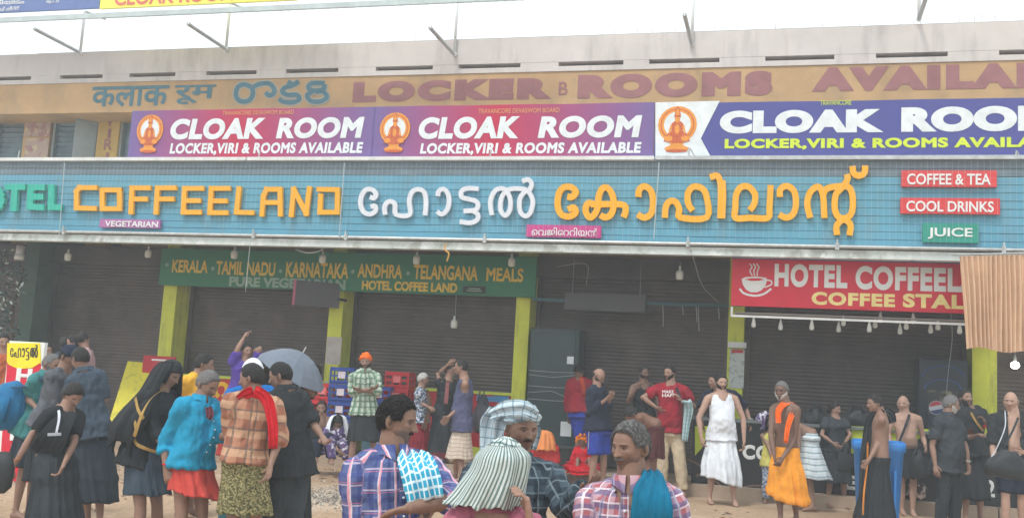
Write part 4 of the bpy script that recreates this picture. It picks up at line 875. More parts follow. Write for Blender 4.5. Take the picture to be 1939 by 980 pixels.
class Head:
    def __init__(s,c,yaw,pitch,sc,skin,roll=0,nth=64,nph=48,female=False,stub=0,brow=1):
        s.c=a3(c); s.sc=sc; 
        F=a3(RH)*math.sin(yaw)-a3(FH)*math.cos(yaw); L=a3(RH)*math.cos(yaw)+a3(FH)*math.sin(yaw)
        # yaw 0 faces the camera; +90 deg faces picture right
        Z_=np.array([0,0,1.]); F2=F*math.cos(pitch)+Z_*math.sin(pitch); Z2=Z_*math.cos(pitch)-F*math.sin(pitch)
        if roll: L,Z2=L*math.cos(roll)+Z2*math.sin(roll),Z2*math.cos(roll)-L*math.sin(roll)
        s.M=np.stack([L,F2,Z2],0); s.nt,s.np=nth,nph; s.skin=np.array(skin); s.stub=stub; s.brow=brow; s.fem=female
    def dirs(s):
        th=-math.pi+2*math.pi*np.arange(s.nt)/s.nt; ph=-math.pi/2+math.pi*(np.arange(1,s.np)/s.np)
        T,P=np.meshgrid(th,ph); return T,P
    def R(s,T,P,feat=True):
        x=np.sin(T)*np.cos(P); y=np.cos(T)*np.cos(P); z=np.sin(P)
        low=np.clip(-z,0,1)
        a=.073*(1-.12*low); b=np.where(y>0,.088,.098)*(1-.06*low); c=.112
        r=1/np.sqrt((x/a)**2+(y/b)**2+(z/c)**2)
        r*=1-.16*np.clip(-y,0,1)*np.clip(-z+.1,0,1)**.7
        if feat:
            g=lambda t0,p0,st,sp,am:am*np.exp(-((T-t0)/st)**2-((P-p0)/sp)**2)
            r=r+g(0,-.33,.14,.10,.021)+g(0,-.18,.09,.17,.014)+g(.13,-.37,.08,.07,.006)+g(-.13,-.37,.08,.07,.006)
            for q in (-1,1): r=r+g(q*.36,.0,.17,.10,-.010)+g(q*.33,.17,.22,.07,.005)+g(q*.62,-.25,.22,.18,.005)+g(q*1.15,-.7,.3,.25,.006)
            r=r+g(0,-.60,.26,.06,.009)+g(0,-.71,.22,.06,.010)+g(0,-.655,.28,.022,-.006)+g(0,-.98,.36,.17,.015)+g(0,-.5,.1,.05,-.002)+g(0,.55,.5,.25,.003)
        return r
    def pt(s,T,P,r): 
        d=np.stack([np.sin(T)*np.cos(P)*r,np.cos(T)*np.cos(P)*r,np.sin(P)*r],-1); return s.c+(d.reshape(-1,3)*s.sc)@s.M
    def grid(s,r,top=True):
        T,P=s.dirs(); V=s.pt(T,P,r); n=s.nt; m=s.np-1
        F=[(i*n+j,i*n+(j+1)%n,(i+1)*n+(j+1)%n,(i+1)*n+j) for i in range(m-1) for j in range(n)]
        lo=s.pt(np.array([[0.]]),np.array([[-math.pi/2]]),r[0].mean()); hi=s.pt(np.array([[0.]]),np.array([[math.pi/2]]),r[-1].mean())
        V=np.concatenate([V,lo,hi]); a=m*n
        for j in range(n): F.append((a,(j+1)%n,j)); F.append((a+1,(m-1)*n+j,(m-1)*n+(j+1)%n))
        return V,F
    def skull(s,mb):
        T,P=s.dirs(); r=s.R(T,P); V,F=s.grid(r)
        col=np.repeat(s.skin[None],len(V),0).reshape(-1,3); t=T.ravel(); p=P.ravel(); n=len(t)
        g=lambda t0,p0,st,sp:np.exp(-((t-t0)/st)**4-((p-p0)/sp)**4)
        lips=np.maximum(g(0,-.60,.24,.045),g(0,-.71,.2,.045)); col[:n]=col[:n]*(1-lips[:,None])+(s.skin*np.array([.85,.55,.55]))*lips[:,None]
        line=g(0,-.655,.24,.015); col[:n]*=(1-.6*line)[:,None]
        nos=g(.1,-.44,.05,.03)+g(-.1,-.44,.05,.03); col[:n]*=(1-.6*np.clip(nos,0,1))[:,None]
        for q in (-1,1):
            if s.brow: b=g(q*.36,.17-0*q,.19,.035); col[:n]=col[:n]*(1-.85*b[:,None])+np.array([.012,.01,.01])*.85*b[:,None]
            b=g(q*.36,.0,.16,.08); col[:n]*=(1-.35*b)[:,None]
        if s.stub:
            b=np.clip((np.abs(t)<1.35)*np.clip((-.42-p)/.12,0,1),0,1)*(1-lips); col[:n]=col[:n]*(1-s.stub*b[:,None])+np.array([.03,.03,.032])*s.stub*b[:,None]
        mb.add(V,F,0,None,col)
        for q in (-1,1):
            R3=Matrix(s.M.T.tolist()); c=s.c+(np.array([q*.074,-.008,-.005])*s.sc)@s.M
            Rr=R3@Matrix.Rotation(q*.35,3,'Z'); mb.ell(c,(.010*s.sc,.021*s.sc,.033*s.sc),10,8,0,Rr,col=tuple(s.skin*.9))
            mb.ell(c+(np.array([q*.006,.004,.0])*s.sc)@s.M,(.008*s.sc,.010*s.sc,.017*s.sc),8,6,0,Rr,col=tuple(s.skin*.45))
    def eyes(s,T_,near):
        for q in (-1,1):
            th,p=q*.36,.0; r=float(s.R(np.array([th]),np.array([p]))[0]); mb=MB()
            k=.0125*s.sc; c=s.pt(np.array([[th]]),np.array([[p]]),r-.0075)[0]
            R3=Matrix(s.M.T.tolist())@Matrix.Rotation(-th*.5,3,'Z')
            mb.ell(c,(k*1.15,k*.85,k*(.62 if near else .7)),12,8,0,R3,col=(.26,.22,.20) if near else (.10,.08,.07))
            c2=c+(np.array([math.sin(th*.5)*.4,1,0])*k*.58)@s.M; mb.ell(c2,(k*.46,k*.38,k*.46),10,6,0,R3,col=(.012,.008,.006))
            mb.build('eye',eye_m,T_,True)
            if near:
                mb=MB(); 
                for zz_,sg in ((.56,1),(-.66,-1)): 
                    cc=c+(np.array([0,.12*k,zz_*k])) @ s.M; mb.ell(cc,(k*1.4,k*1.15,k*.42),12,6,0,R3,col=tuple(s.skin*.75))
                mb.build('eyelid',skin_m,T_,True)
    def cap(s,name,T_,m,maskf,thick,nz=(.006,9),back=0,smooth=True,soft=.12,extra=None):
        """a layer over the skull wherever maskf(theta,phi)>0"""
        T,P=s.dirs(); r=s.R(T,P,False); k=np.clip(maskf(T,P)/soft,0,1); k=k*k*(3-2*k)
        D=np.stack([np.sin(T)*np.cos(P),np.cos(T)*np.cos(P),np.sin(P)],-1).reshape(-1,3)
        nn=np.array([noise.noise(Vector(d*nz[1])+Vector((s.c[0]*3,s.c[1],0)))+.5*noise.noise(Vector(d*nz[1]*2.6)) for d in D]).reshape(T.shape)
        th=thick(T,P) if callable(thick) else thick
        rr=r-.012+k*(.012+th+nz[0]*nn)
        if extra is not None: rr=rr+k*extra(T,P)
        V,F=s.grid(rr); mb=MB(); 
        kk=np.concatenate([k.ravel(),[k[0].mean(),k[-1].mean()]]); F=[f for f in F if max(kk[i] for i in f)>.02]
        cu=[(t*.09,p*.1,0) for t,p in zip(T.ravel(),P.ravel())]+[(0,-.15,0),(0,.15,0)]
        mb.add(V,F,0,cu); return mb.build(name,m,T_,smooth)
    def tufts(s,T_,m,maskf,n,ln=.02,curl=1.):
        V=[];F=[];cnt=0
        while cnt<n:
            t=rng.uniform(-math.pi,math.pi); p=math.asin(rng.uniform(-.7,1))
            if float(maskf(np.array(t),np.array(p)))<.0: continue
            r=float(s.R(np.array([t]),np.array([p]),False)[0])+.004; d=np.array([math.sin(t)*math.cos(p),math.cos(t)*math.cos(p),math.sin(p)])
            up=rng.normal(size=3); tan=np.cross(d,up); tan/=np.linalg.norm(tan)+1e-9; b=np.cross(d,tan)
            a0=d*(r-.004); a1=d*(r+ln*.45)+tan*ln*.35*curl; a2=d*(r+ln*.55)+tan*ln*.9*curl+b*ln*.2*curl
            w=.0022
            o=len(V)
            for q,ww in ((a0,w*1.4),(a1,w)): V+=[q+b*ww,q-b*ww,q+d*ww*.8]
            V.append(a2)
            F+=[(o,o+1,o+4,o+3),(o+1,o+2,o+5,o+4),(o+2,o,o+3,o+5),(o+3,o+4,o+6),(o+4,o+5,o+6),(o+5,o+3,o+6)]; cnt+=1
        V=s.c+(np.array(V)*s.sc)@s.M; mb=MB(); mb.add(V,F); o=mb.build('hair_curls',m,T_,True); o['kind']='stuff'
def hl(front=.62,side=-.15,back=-.62):
    """hairline mask: >0 where hair grows"""
    def f(T,P):
        t=np.abs(T); line=np.interp(t,[0,.45,.8,1.05,1.45,1.75,2.1,3.15],[front,front+.02,front-.12,.12,.05,side-.1,back+.1,back]); return P-line
    return f
def bald_fringe(T,P): return np.minimum(P-np.interp(np.abs(T),[0,1.2,1.45,1.75,2.1,3.15],[9,9,-.02,-.3,-.5,-.6]),.42-P)
def beardmask(T,P):
    t=np.abs(T); a=np.interp(t,[0,.3,.42,.6,1.0,1.35,1.5],[-.74,-.72,-.42,-.40,-.2,.1,-.2])-P; a=np.where(t>1.5,-1,a); return np.minimum(a,P+1.45)
def moust(T,P): return np.minimum(.06-np.abs(P+.53+.22*np.abs(T)**1.5),.34-np.abs(T))*1.0
class Person: pass
def person(label,dist,head,neck,pel,yaw=0,hy=None,hp=0,hr=0,H=1.68,skin='brown',La=None,Ra=None,feet=None,knees=None,gz_=None,hair='short',hc='black',beard=None,stub=0,belly=0,build=None,near=False,cat='person',group=None,female=False,vox=None,spread=.09,hfront=.62,shw=1.,curl=(25,25)):
    s=H/1.7; o=Person(); o.s=s; o.near=near; yr=math.radians(yaw)
    R3=a3(RH); Fh=a3(FH); L=R3*math.cos(yr)+Fh*math.sin(yr); Fw=R3*math.sin(yr)-Fh*math.cos(yr); Zv=np.array([0,0,1.])
    PT=lambda u,v,d=0:a3(atd(u,v,dist-d)); o.PT=PT
    N_=PT(*neck); Pl=PT(*pel); Hd=PT(*head); N_=N_+(Hd-N_)*(.26 if not near else .2)
    up=(N_-Pl); tl=np.linalg.norm(up); up/=tl; Lt=L-up*L.dot(up); Lt/=np.linalg.norm(Lt); Ft=np.cross(Lt,up); Ft=Ft if Ft.dot(Fw)>0 or abs(Ft.dot(Fw))<.05 else -Ft
    base=Vector((Pl[0],Pl[1],gz(Pl[1]) if gz_ is None else gz_)); o.base=base
    T=thing('person',label,cat,base,group); o.T=T; o.L,o.F,o.up,o.N,o.P,o.tl,o.dist,o.yaw=Lt,Ft,up,N_,Pl,tl,dist,yr
    sk=np.array(SKINS[skin]) if isinstance(skin,str) else np.array(skin); o.skin=sk
    o.bones=[]
    build=build or (1. if near else .95); b=build*s; bl=belly
    secs=[(-.22,.075*b,.08*b,0),(-.14,.13*b,.10*b,0),(-.02,.162*b,.115*b,-.005),(.12,.158*b,(.112+bl*.6)*b,bl*.4),(.32,.14*b,(.105+bl)*b,bl*.6),(.52,.148*b,(.108+bl*.6)*b,bl*.3),(.7,.162*b,.112*b,0),(.82,.158*b,.100*b,0),(.92,.105*b,.078*b,0),(1.0,.068*s,.064*s,0)]
    if female: secs[4]=(.32,.125*b,.1*b,0); secs[6]=(.7,.15*b,.125*b,.02)
    o.secs=secs
    def torso(mb,e=0,t0=-9,t1=9,flare=0,n=20):
        S_=[q for q in secs if t0<=q[0]<=t1]; V=[];F=[]
        if t0>-9 and not any(abs(q[0]-t0)<.02 for q in S_):
            a,bb,c=np.interp(t0,[q[0] for q in secs],[q[1] for q in secs]),np.interp(t0,[q[0] for q in secs],[q[2] for q in secs]),0
            S_=[(t0,max(a,.15*b),max(bb,.105*b),c)]+S_
        for t,w_,d_,sh in S_:
            if t0>-9 and t<.0: w_=max(w_,.158*b)+(.026 if t<=t0+.01 else .012); d_=max(d_,.115*b)+(.03 if t<=t0+.01 else .014)
            k=e+flare*max(0,(.5-t)); c=Pl+up*tl*t+Ft*sh
            for j in range(n):
                q=2*math.pi*j/n; cq,sq=math.cos(q),math.sin(q); V.append(c+Lt*math.copysign(abs(cq)**.85,cq)*(w_+k)+Ft*math.copysign(abs(sq)**.9,sq)*(d_+k))
        m_=len(S_)
        for i in range(m_-1):
            for j in range(n): F.append((i*n+j,i*n+(j+1)%n,(i+1)*n+(j+1)%n,(i+1)*n+j))
        V+=[Pl+up*tl*S_[0][0],Pl+up*tl*S_[-1][0]]
        for j in range(n): F.append((m_*n,(j+1)%n,j)); F.append((m_*n+1,(m_-1)*n+j,(m_-1)*n+(j+1)%n))
        mb.add(V,F)
    o.torso=torso
    shc=Pl+up*tl*.835; sw=.168*b*shw; SH={}
    arms={}
    for nm,sg,A in (('L',1,La),('R',-1,Ra)):
        sh=shc+Lt*sw*sg
        if A is None: el=sh-Zv*.27*s+L*sg*.05; wr=el-Zv*.25*s+Fw*.07
        elif A=='none': arms[nm]=None; continue
        else: el=PT(*A[0]); wr=PT(*A[1])
        hd=(wr-el)/np.linalg.norm(wr-el)
        if A is not None and len(A)>2: hd=PT(*A[2])-wr; hd/=np.linalg.norm(hd)
        # keep believable limb lengths
        def clampd(p,q,l):
            d=q-p; n=np.linalg.norm(d); return p+d*min(1,l*1.25/n) if n>l*1.25 else q
        el=clampd(sh,el,.29*s); wr=clampd(el,wr,.26*s); arms[nm]=(sh,el,wr,hd); o.bones+=[(sh,el),(el,wr)]
    o.arms=arms
    def arm(mb,A,e=0,f0=0,f1=2.,n=12,fl=0):
        sh,el,wr,hd=A; pts=[];rad=[]
        prof=[(0,.058),(.25,.054),(.6,.045),(1,.039),(1.3,.041),(1.6,.034),(1.92,.026),(2.,.026)]
        fs=[q[0] for q in prof]; ts=sorted(set([f0,f1]+[f for f in fs if f0<f<f1]))
        for f in ts:
            p=sh+(el-sh)*min(f,1) if f<=1 else el+(wr-el)*(f-1); pts.append(Vector(p)); rad.append(np.interp(f,fs,[q[1] for q in prof])*b*(1 if not female else .88)+e+fl*f)
        mb.tube(pts,rad,n)
        if f0==0: mb.ell(sh,[.053*b+e*.8]*3,12,8); mb.tube([Vector(N_-up*.035),Vector(N_*.45+sh*.55+up*.004),Vector(sh)],[.040*b+e*.5,.042*b+e*.6,.052*b+e*.7],n)
        if f1>1: mb.ell(el,[.039*b+e+fl]*3,10,8)
    o.arm=arm
    # legs
    lg=[]
    for i,sg in ((0,1),(1,-1)):
        hip=Pl+L*sg*.085*b-Zv*.02
        if feet is not None and feet[i] is not None:
            f=feet[i]; an=a3(ong(f[0],dist-(f[1] if len(f)>1 else 0),gz_))
        else: an=np.array([Pl[0],Pl[1],base.z])+L*sg*spread
        an=an+Zv*.075*s; 
        if knees is not None: kn=PT(*knees[i])
        else: kn=(hip+an)/2+Fw*.035+Zv*.01
        lg.append((hip,kn,an)); o.bones+=[(hip,kn),(kn,an)]
    o.legs=lg; o.bones.append((Pl-up*tl*.2,N_))
    def leg(mb,Lg,e=0,f0=0,f1=2.,n=12,fl=0):
        hip,kn,an=Lg; prof=[(0,.088),(.3,.082),(.7,.064),(1,.052),(1.3,.054),(1.55,.048),(1.85,.034),(2,.034)]; fs=[q[0] for q in prof]
        ts=sorted(set([f0,f1]+[f for f in fs if f0<f<f1])); pts=[];rad=[]
        for f in ts:
            p=hip+(kn-hip)*min(f,1) if f<=1 else kn+(an-kn)*(f-1); pts.append(Vector(p)); rad.append(np.interp(f,fs,[q[1] for q in prof])*b+e+fl*f)
        mb.tube(pts,rad,n)
    o.leg=leg
    vx=vox or (.009 if near else .0135)
    mb=MB(); torso(mb); mb.tube([Vector(N_-up*.06),Vector(N_+(Hd-N_)*.35),Vector(Hd-(Hd-N_)*.15)],[.070*s,.064*s,.062*s],16)
    for A in arms.values():
        if A is not None: arm(mb,A)
    for Lg in lg:
        leg(mb,Lg); hip,kn,an=Lg
        fd=Fw if knees is None or abs((an-kn)[2])>.1 else Fw
        mb.tube([Vector(an-Zv*.045*s-fd*.05*s),Vector(an-Zv*.03*s+fd*.03*s),Vector(an-Zv*.05*s+fd*.11*s),Vector(an-Zv*.058*s+fd*.17*s)],[(.026*s,.028*s),(.04*s,.034*s),(.024*s,.042*s),(.012*s,.03*s)],10,ref=(0,0,1))
    palms=[]
    for nm,A in arms.items():
        if A is None: continue
        sh,el,wr,hd=A; sg=1 if nm=='L' else -1; hd=hd/np.linalg.norm(hd)
        # palm plane: thumb side towards the body front/up
        th=Ft*.8+Zv*.25-Lt*sg*.35; th=th-hd*th.dot(hd); th/=np.linalg.norm(th)+1e-9; nrm=np.cross(hd,th)
        if nrm.dot(-Lt*sg)<0: nrm=-nrm
        palms.append((wr,hd,th,nrm,sg)); mb.tube([Vector(wr-hd*.01),Vector(wr+hd*.03*s),Vector(wr+hd*.095*s)],[(.026*s,.019*s),(.036*s,.016*s),(.040*s,.013*s)],10,ref=th)
    def fingers(m2,cl=.5):
        n=6 if not near else 8
        for wr,hd,th,nrm,sg in palms:
            for k in range(4):
                l=(.072,.08,.074,.06)[k]*s; b0=wr+hd*.088*s+th*(.028-.0185*k)*s; c1=math.radians(curl[0]+6*k); c2=c1+math.radians(curl[1]+8*k)
                p1=b0+(hd*math.cos(c1)+nrm*math.sin(c1))*l*.5; p2=p1+(hd*math.cos(c2)+nrm*math.sin(c2))*l*.5
                m2.tube([Vector(b0-hd*.012),Vector(p1),Vector(p2)],[.0092*s,.0085*s,.0068*s],n)
            b0=wr+hd*.03*s+th*.03*s; d=(hd*.75+th*.6+nrm*.25); p1=b0+d*.034*s; p2=p1+(hd*.95+nrm*.25)*.03*s; m2.tube([Vector(b0-d*.015),Vector(p1),Vector(p2)],[.012*s,.0105*s,.008*s],n)
    if near: fingers(mb)
    V,F=to_mesh(mb,.0062 if near else vx,2 if near else 3)
    out=MB(); hy_=yaw if hy is None else hy
    o.head=Head(Hd,math.radians(hy_),math.radians(hp),s*1.0,sk,math.radians(hr),*((112,84) if near else (56,42)),female,stub)
    out.add(V,F,0,None,[tuple(sk)]*len(V)); 
    if not near:
        fm=MB(); fingers(fm); out.add(fm.v,fm.f,0,None,[tuple(sk*.95)]*len(fm.v))
    o.head.skull(out); out.build('body',skin_m,T,True)
    o.head.eyes(T,near)
    hm=hairmat(HC[hc],hc)
    if hair in('short','curly','fringe','crop'):
        mk=hl(hfront) if hair!='fringe' else bald_fringe
        if hair=='crop': mk=hl(.7,-.1,-.5)
        o.head.cap('hair',T,hm,mk,.011 if hair=='short' else .009 if hair=='curly' else .005,(.005,12) if hair!='curly' else (.008,11))
        if near and hair!='fringe': o.head.tufts(T,hm,mk,3200 if hair=='curly' else 1800,.012 if hair=='curly' else .010,1.1 if hair=='curly' else .9)
    if hair=='long':
        o.head.cap('hair',T,hm,hl(.5,-.5,-.75),.016,(.004,14)); 
        c=o.head.c+(np.array([0,-.11,-.03])*s)@o.head.M; MB().ell(c,(.045*s,.04*s,.045*s),14,10).build('hair_bun',hm,T,True)
    if beard: 
        bm_=hairmat(HC[beard],beard); o.head.cap('beard',T,bm_,beardmask,.010,(.004,16),soft=.15); o.head.cap('moustache',T,bm_,moust,.012,(.002,16),soft=.03)
    elif stub and not female: o.head.cap('moustache',T,hm if hc!='white' else hairmat(HC['salt'],'salt'),moust,.011,(.002,18),soft=.03)
    return o
def cu_of(o,V):
    best=np.full(len(V),1e9); cu=np.zeros((len(V),3))
    for i,(a,b) in enumerate(o.bones):
        a=a3(a);b=a3(b);d=b-a;l=np.linalg.norm(d);d=d/l; rel=V-a; t=np.clip(rel@d,0,l); q=rel-t[:,None]*d; dist=np.linalg.norm(q,axis=1)-(.1 if i==len(o.bones)-1 else 0)
        x=o.F-d*o.F.dot(d)
        if np.linalg.norm(x)<.2: x=o.L-d*o.L.dot(d)
        x/=np.linalg.norm(x); y=np.cross(d,x); ang=np.arctan2(q@y,q@x); r=.14 if i==len(o.bones)-1 else .05
        k=dist<best; best[k]=dist[k]; cu[k]=np.stack([ang*r,rel@d,np.full(len(V),i*.37)],1)[k]
    return cu
def garment(o,name,m,hem=-.12,sleeve=1.,e=.014,top=.99,arms='LR',tank=False,vneck=0,flare=.035,wr=.024,collar=False,label=None,front_open=False,sl_e=.012,vox=None,buttons=False):
    mb=MB(); o.torso(mb,e,hem,top,flare)
    if sleeve>0:
        for k in arms:
            if o.arms.get(k): o.arm(mb,o.arms[k],sl_e+e*.4,0,sleeve,fl=.003)
    vx=vox or (.009 if o.near else .014); V,F=to_mesh(mb,vx,3)
    N_=vnorm(V,F); V=wrinkle(V,N_,wr*(.8 if o.near else 1.),1.3 if o.near else 1,seed=o.dist)
    rel=V-o.P; t=(rel@o.up)/o.tl; l=rel@o.L; f=rel@o.F
    kill=np.zeros(len(V),bool)
    if tank: kill|=((t>.66)&(np.abs(l)>(.162-.13*(t-.66))*o.s))|((t>.80)&(f>0)&(np.abs(l)<(.03+.24*(t-.80))*o.s))|((t>.93)&(np.abs(l)<.065*o.s))|(t>.985)
    if vneck: kill|=(f>0)&(t>1-vneck)&(np.abs(l)<(.05*(t-1+vneck)/vneck+.012)*o.s)
    if front_open: kill|=(f>0)&(np.abs(l)<.055*o.s)
    F=F[~kill[F].any(1)]
    out=MB(); out.add(V,F.tolist(),0,cu_of(o,V)); ob=out.build(name,m,o.T,True)
    if label: ob['label']=label
    if collar:
        c=MB(); Nn=o.P+o.up*o.tl*1.0; 
        for sg in (-1,1):
            P=[]
            a=[Nn+o.L*sg*.068*o.s*math.sin(q)+o.F*(.058*o.s*math.cos(q)+.004) for q in (.12,.7,1.5,2.4,3.14)]
            V=[];F=[]
            for i,p in enumerate(a):
                ou_=(p-Nn); ou_/=np.linalg.norm(ou_); h=.02
                V+=[p+o.up*(.012+.012),p+ou_*.012+o.up*.030,p+ou_*.030-o.up*(.012 if i else .045)]
            for i in range(len(a)-1): F+=[(i*3,i*3+1,i*3+4,i*3+3),(i*3+1,i*3+2,i*3+5,i*3+4)]
            cuv=[( .4+.02*j+i*.03,.5+.03*j,0) for i in range(len(a)) for j in range(3)]
            c.add(V,F,0,cuv)
        c.build('collar',m,o.T,True)
    if buttons:
        mb=MB(); pts=[]; cf=np.abs(l)<.03*o.s; bt=[]
        for tt in np.linspace(.93,hem+.05,9):
            k=cf&(np.abs(t-tt)<.05)&(f>0)
            if not k.any(): continue
            pts.append(o.P+o.up*o.tl*tt+o.F*(f[k].max()+.002)); bt.append(pts[-1])
        if len(pts)>3:
            d_=[float((p-o.P)@o.F) for p in pts]; d2=[max(d_[max(0,i-1):i+2]) for i in range(len(d_))]; d2=[sum(d2[max(0,i-1):i+2])/len(d2[max(0,i-1):i+2]) for i in range(len(d2))]; pts=[p+o.F*(b-a) for p,a,b in zip(pts,d_,d2)]; bt=pts
            ribbon(o,pts,[.034]*len(pts),m,'placket',wdir=o.L,folds=.5,amp=0,thick=.004)
            for p in bt[1:7]: MB().ell(p+o.F*.004,(.006,.006,.006),8,5).build('button',MATS['white_cotton'] if 'white_cotton' in MATS else m,o.T,True)
    return ob
def skirt(o,name,m,top=.08,hem=None,hemz=None,w=.22,d=.17,pleat=.008,npl=13,slant=0,fslant=0,e=.008,mats=None,border=0,sway=(0,0),label=None,tw=None,flat_=1,rows=26,n=72,split=0):
    """wrapped cloth from the waist to hem (metres over the ground), hanging in folds"""
    s=o.s; g=o.base.z; z0=o.P[2]+top*o.tl; hz=g+(hem if hem is not None else .5); an=(o.legs[0][2]+o.legs[1][2])/2
    if z0<hz+.1: z0=hz+.1
    V=[];F=[];U=[];c0=o.P+o.up*o.tl*top; yr=o.yaw; L=a3(RH)*math.cos(yr)+a3(FH)*math.sin(yr); Fw=a3(RH)*math.sin(yr)-a3(FH)*math.cos(yr)
    w0,d0=(tw or (.158*s+e,.118*s+e)); ph=o.dist*3
    kx=(o.legs[0][1]+o.legs[1][1])/2
    for i in range(rows):
        f=i/(rows-1); z=z0+(hz-z0)*f
        hf=(z0-z)/(c0[2]-an[2]+1e-6); c=c0+(an-c0)*min(1,hf); k=math.sin(math.pi*min(1,hf))*.3; c=c+(kx-(c0+an)/2)*k; c=c.copy(); c[2]=z
        c[:2]+= (a3(RH)[:2]*sway[0]+Fw[:2]*sway[1])*f*f
        ff=max(0,(f-.2)/.8)**.95; ww=w0+(w-w0)*ff; dd=d0+(d-d0)*ff
        for hp_,kn_,an_ in o.legs:
            for p0_,p1_ in ((hp_,kn_),(kn_,an_)):
                if min(p0_[2],p1_[2])-.05<=z<=max(p0_[2],p1_[2])+.02:
                    tt_=np.clip((z-p0_[2])/(p1_[2]-p0_[2]+1e-6),0,1); r_=p0_+(p1_-p0_)*tt_-c; kk=math.hypot(r_.dot(L)/(ww-.085),r_.dot(Fw)/(dd-.085))
                    if kk>1: kk=min(kk,1.22); ww*=kk; dd*=kk
        for j in range(n):
            q=2*math.pi*j/n; am=pleat*(.08+1.2*f)*1.3; fold=am*math.sin(npl*q+ph+2.2*math.sin(3*q+ph)+1.3*f)+am*.7*math.sin((npl*2+1)*q+5*f+ph)
            if split: fold-=split*f*math.exp(-((q-math.pi/2)/.25)**2)
            cq,sq=math.cos(q),math.sin(q)
            p=c+L*cq*(ww+fold)+Fw*sq*(dd+fold)
            p[2]+=f*(slant*cq+fslant*sq+.008*math.sin(5*q+ph))
            V.append(p); U.append((q*.17,z-g,0))
    for i in range(rows-1):
        for j in range(n): F.append((i*n+j,(i+1)*n+j,(i+1)*n+(j+1)%n,i*n+(j+1)%n))
    mi=[0]*len(F)
    if border:
        rb=int((rows-1)*(1-border)); mi=[1 if q//n>=rb else 0 for q in range(len(F))]
    # inner lining of the hem
    o0=len(V)
    for i in (0,1,2,3):
        for j in range(n):
            p=np.array(V[(rows-1-i*3)*n+j]); c=np.array([V[(rows-1)*n+q] for q in range(0,n,9)]).mean(0); c[2]=p[2]; V.append(p+(c-p)*.06+(0 if i else 0)); U.append(U[(rows-1-i*3)*n+j])
    for j in range(n): F.append(((rows-1)*n+j,o0+j,o0+(j+1)%n,(rows-1)*n+(j+1)%n)); mi.append(mi[-1])
    for i in range(3):
        for j in range(n): a=o0+i*n+j; b=o0+i*n+(j+1)%n; F.append((a,a+n,b+n,b)); mi.append(mi[0])
    mb=MB(); mb.add(V,F,0,U); mb.m=mi; ob=mb.build(name,mats or m,o.T,True)
    if label: ob['label']=label
    return ob
def trousers(o,m,f1=1.95,e=.014,name='trousers',flare=.006):
    mb=MB(); o.torso(mb,e,-.22,.13)
    for lg in o.legs: o.leg(mb,lg,e,0,f1,fl=flare)
    V,F=to_mesh(mb,.009 if o.near else .014,3); V=wrinkle(V,vnorm(V,F),.014,1,seed=o.dist); out=MB(); out.add(V,F.tolist(),0,cu_of(o,V)); return out.build(name,m,o.T,True)
def ribbon(o,pts,widths,m,name='towel',wdir=None,folds=3,thick=.01,amp=.008,k=5,nw=15,label=None,parent=None):
    """a folded length of cloth along pts (world points)"""
    P=smooth_pts([tuple(p) for p in pts],k); n=len(P); Wd=np.interp(np.linspace(0,1,n),np.linspace(0,1,len(widths)),widths)
    V=[];U=[];F=[];L=0
    for i in range(n):
        t=P[min(i+1,n-1)]-P[max(i-1,0)]; t/=np.linalg.norm(t)+1e-9
        wd=a3(wdir if wdir is not None else RH); 
        if callable(wdir): wd=a3(wdir(i/(n-1)))
        wd=wd-t*wd.dot(t); wd/=np.linalg.norm(wd)+1e-9; nn=np.cross(t,wd); 
        if i: L+=np.linalg.norm(P[i]-P[i-1])
        for side in (0,1):
            for j in range(nw):
                f=j/(nw-1)-.5; a=amp*math.sin(f*2*math.pi*folds+1.1*math.sin(i*.3))
                edge=1-(2*abs(f))**4
                V.append(P[i]+wd*f*Wd[i]+nn*(a+(thick if side else -thick)*.5*(.35+.65*edge))); U.append((f*Wd[i]*(1.6),L,side))
    q=2*nw
    for i in range(n-1):
        for j in range(nw-1):
            a=i*q+j; F.append((a,a+1,a+q+1,a+q)); a+=nw; F.append((a+1,a,a+q,a+q+1))
        for j in (0,nw-1): a=i*q+j; F.append((a,a+q,a+q+nw,a+nw))
    for i in (0,n-1):
        for j in range(nw-1): a=i*q+j; F.append((a,a+1,a+1+nw,a+nw))
    mb=MB(); mb.add(V,F,0,U); ob=mb.build(name,m,parent or (o.T if o else None),True)
    if label: ob['label']=label
    return ob
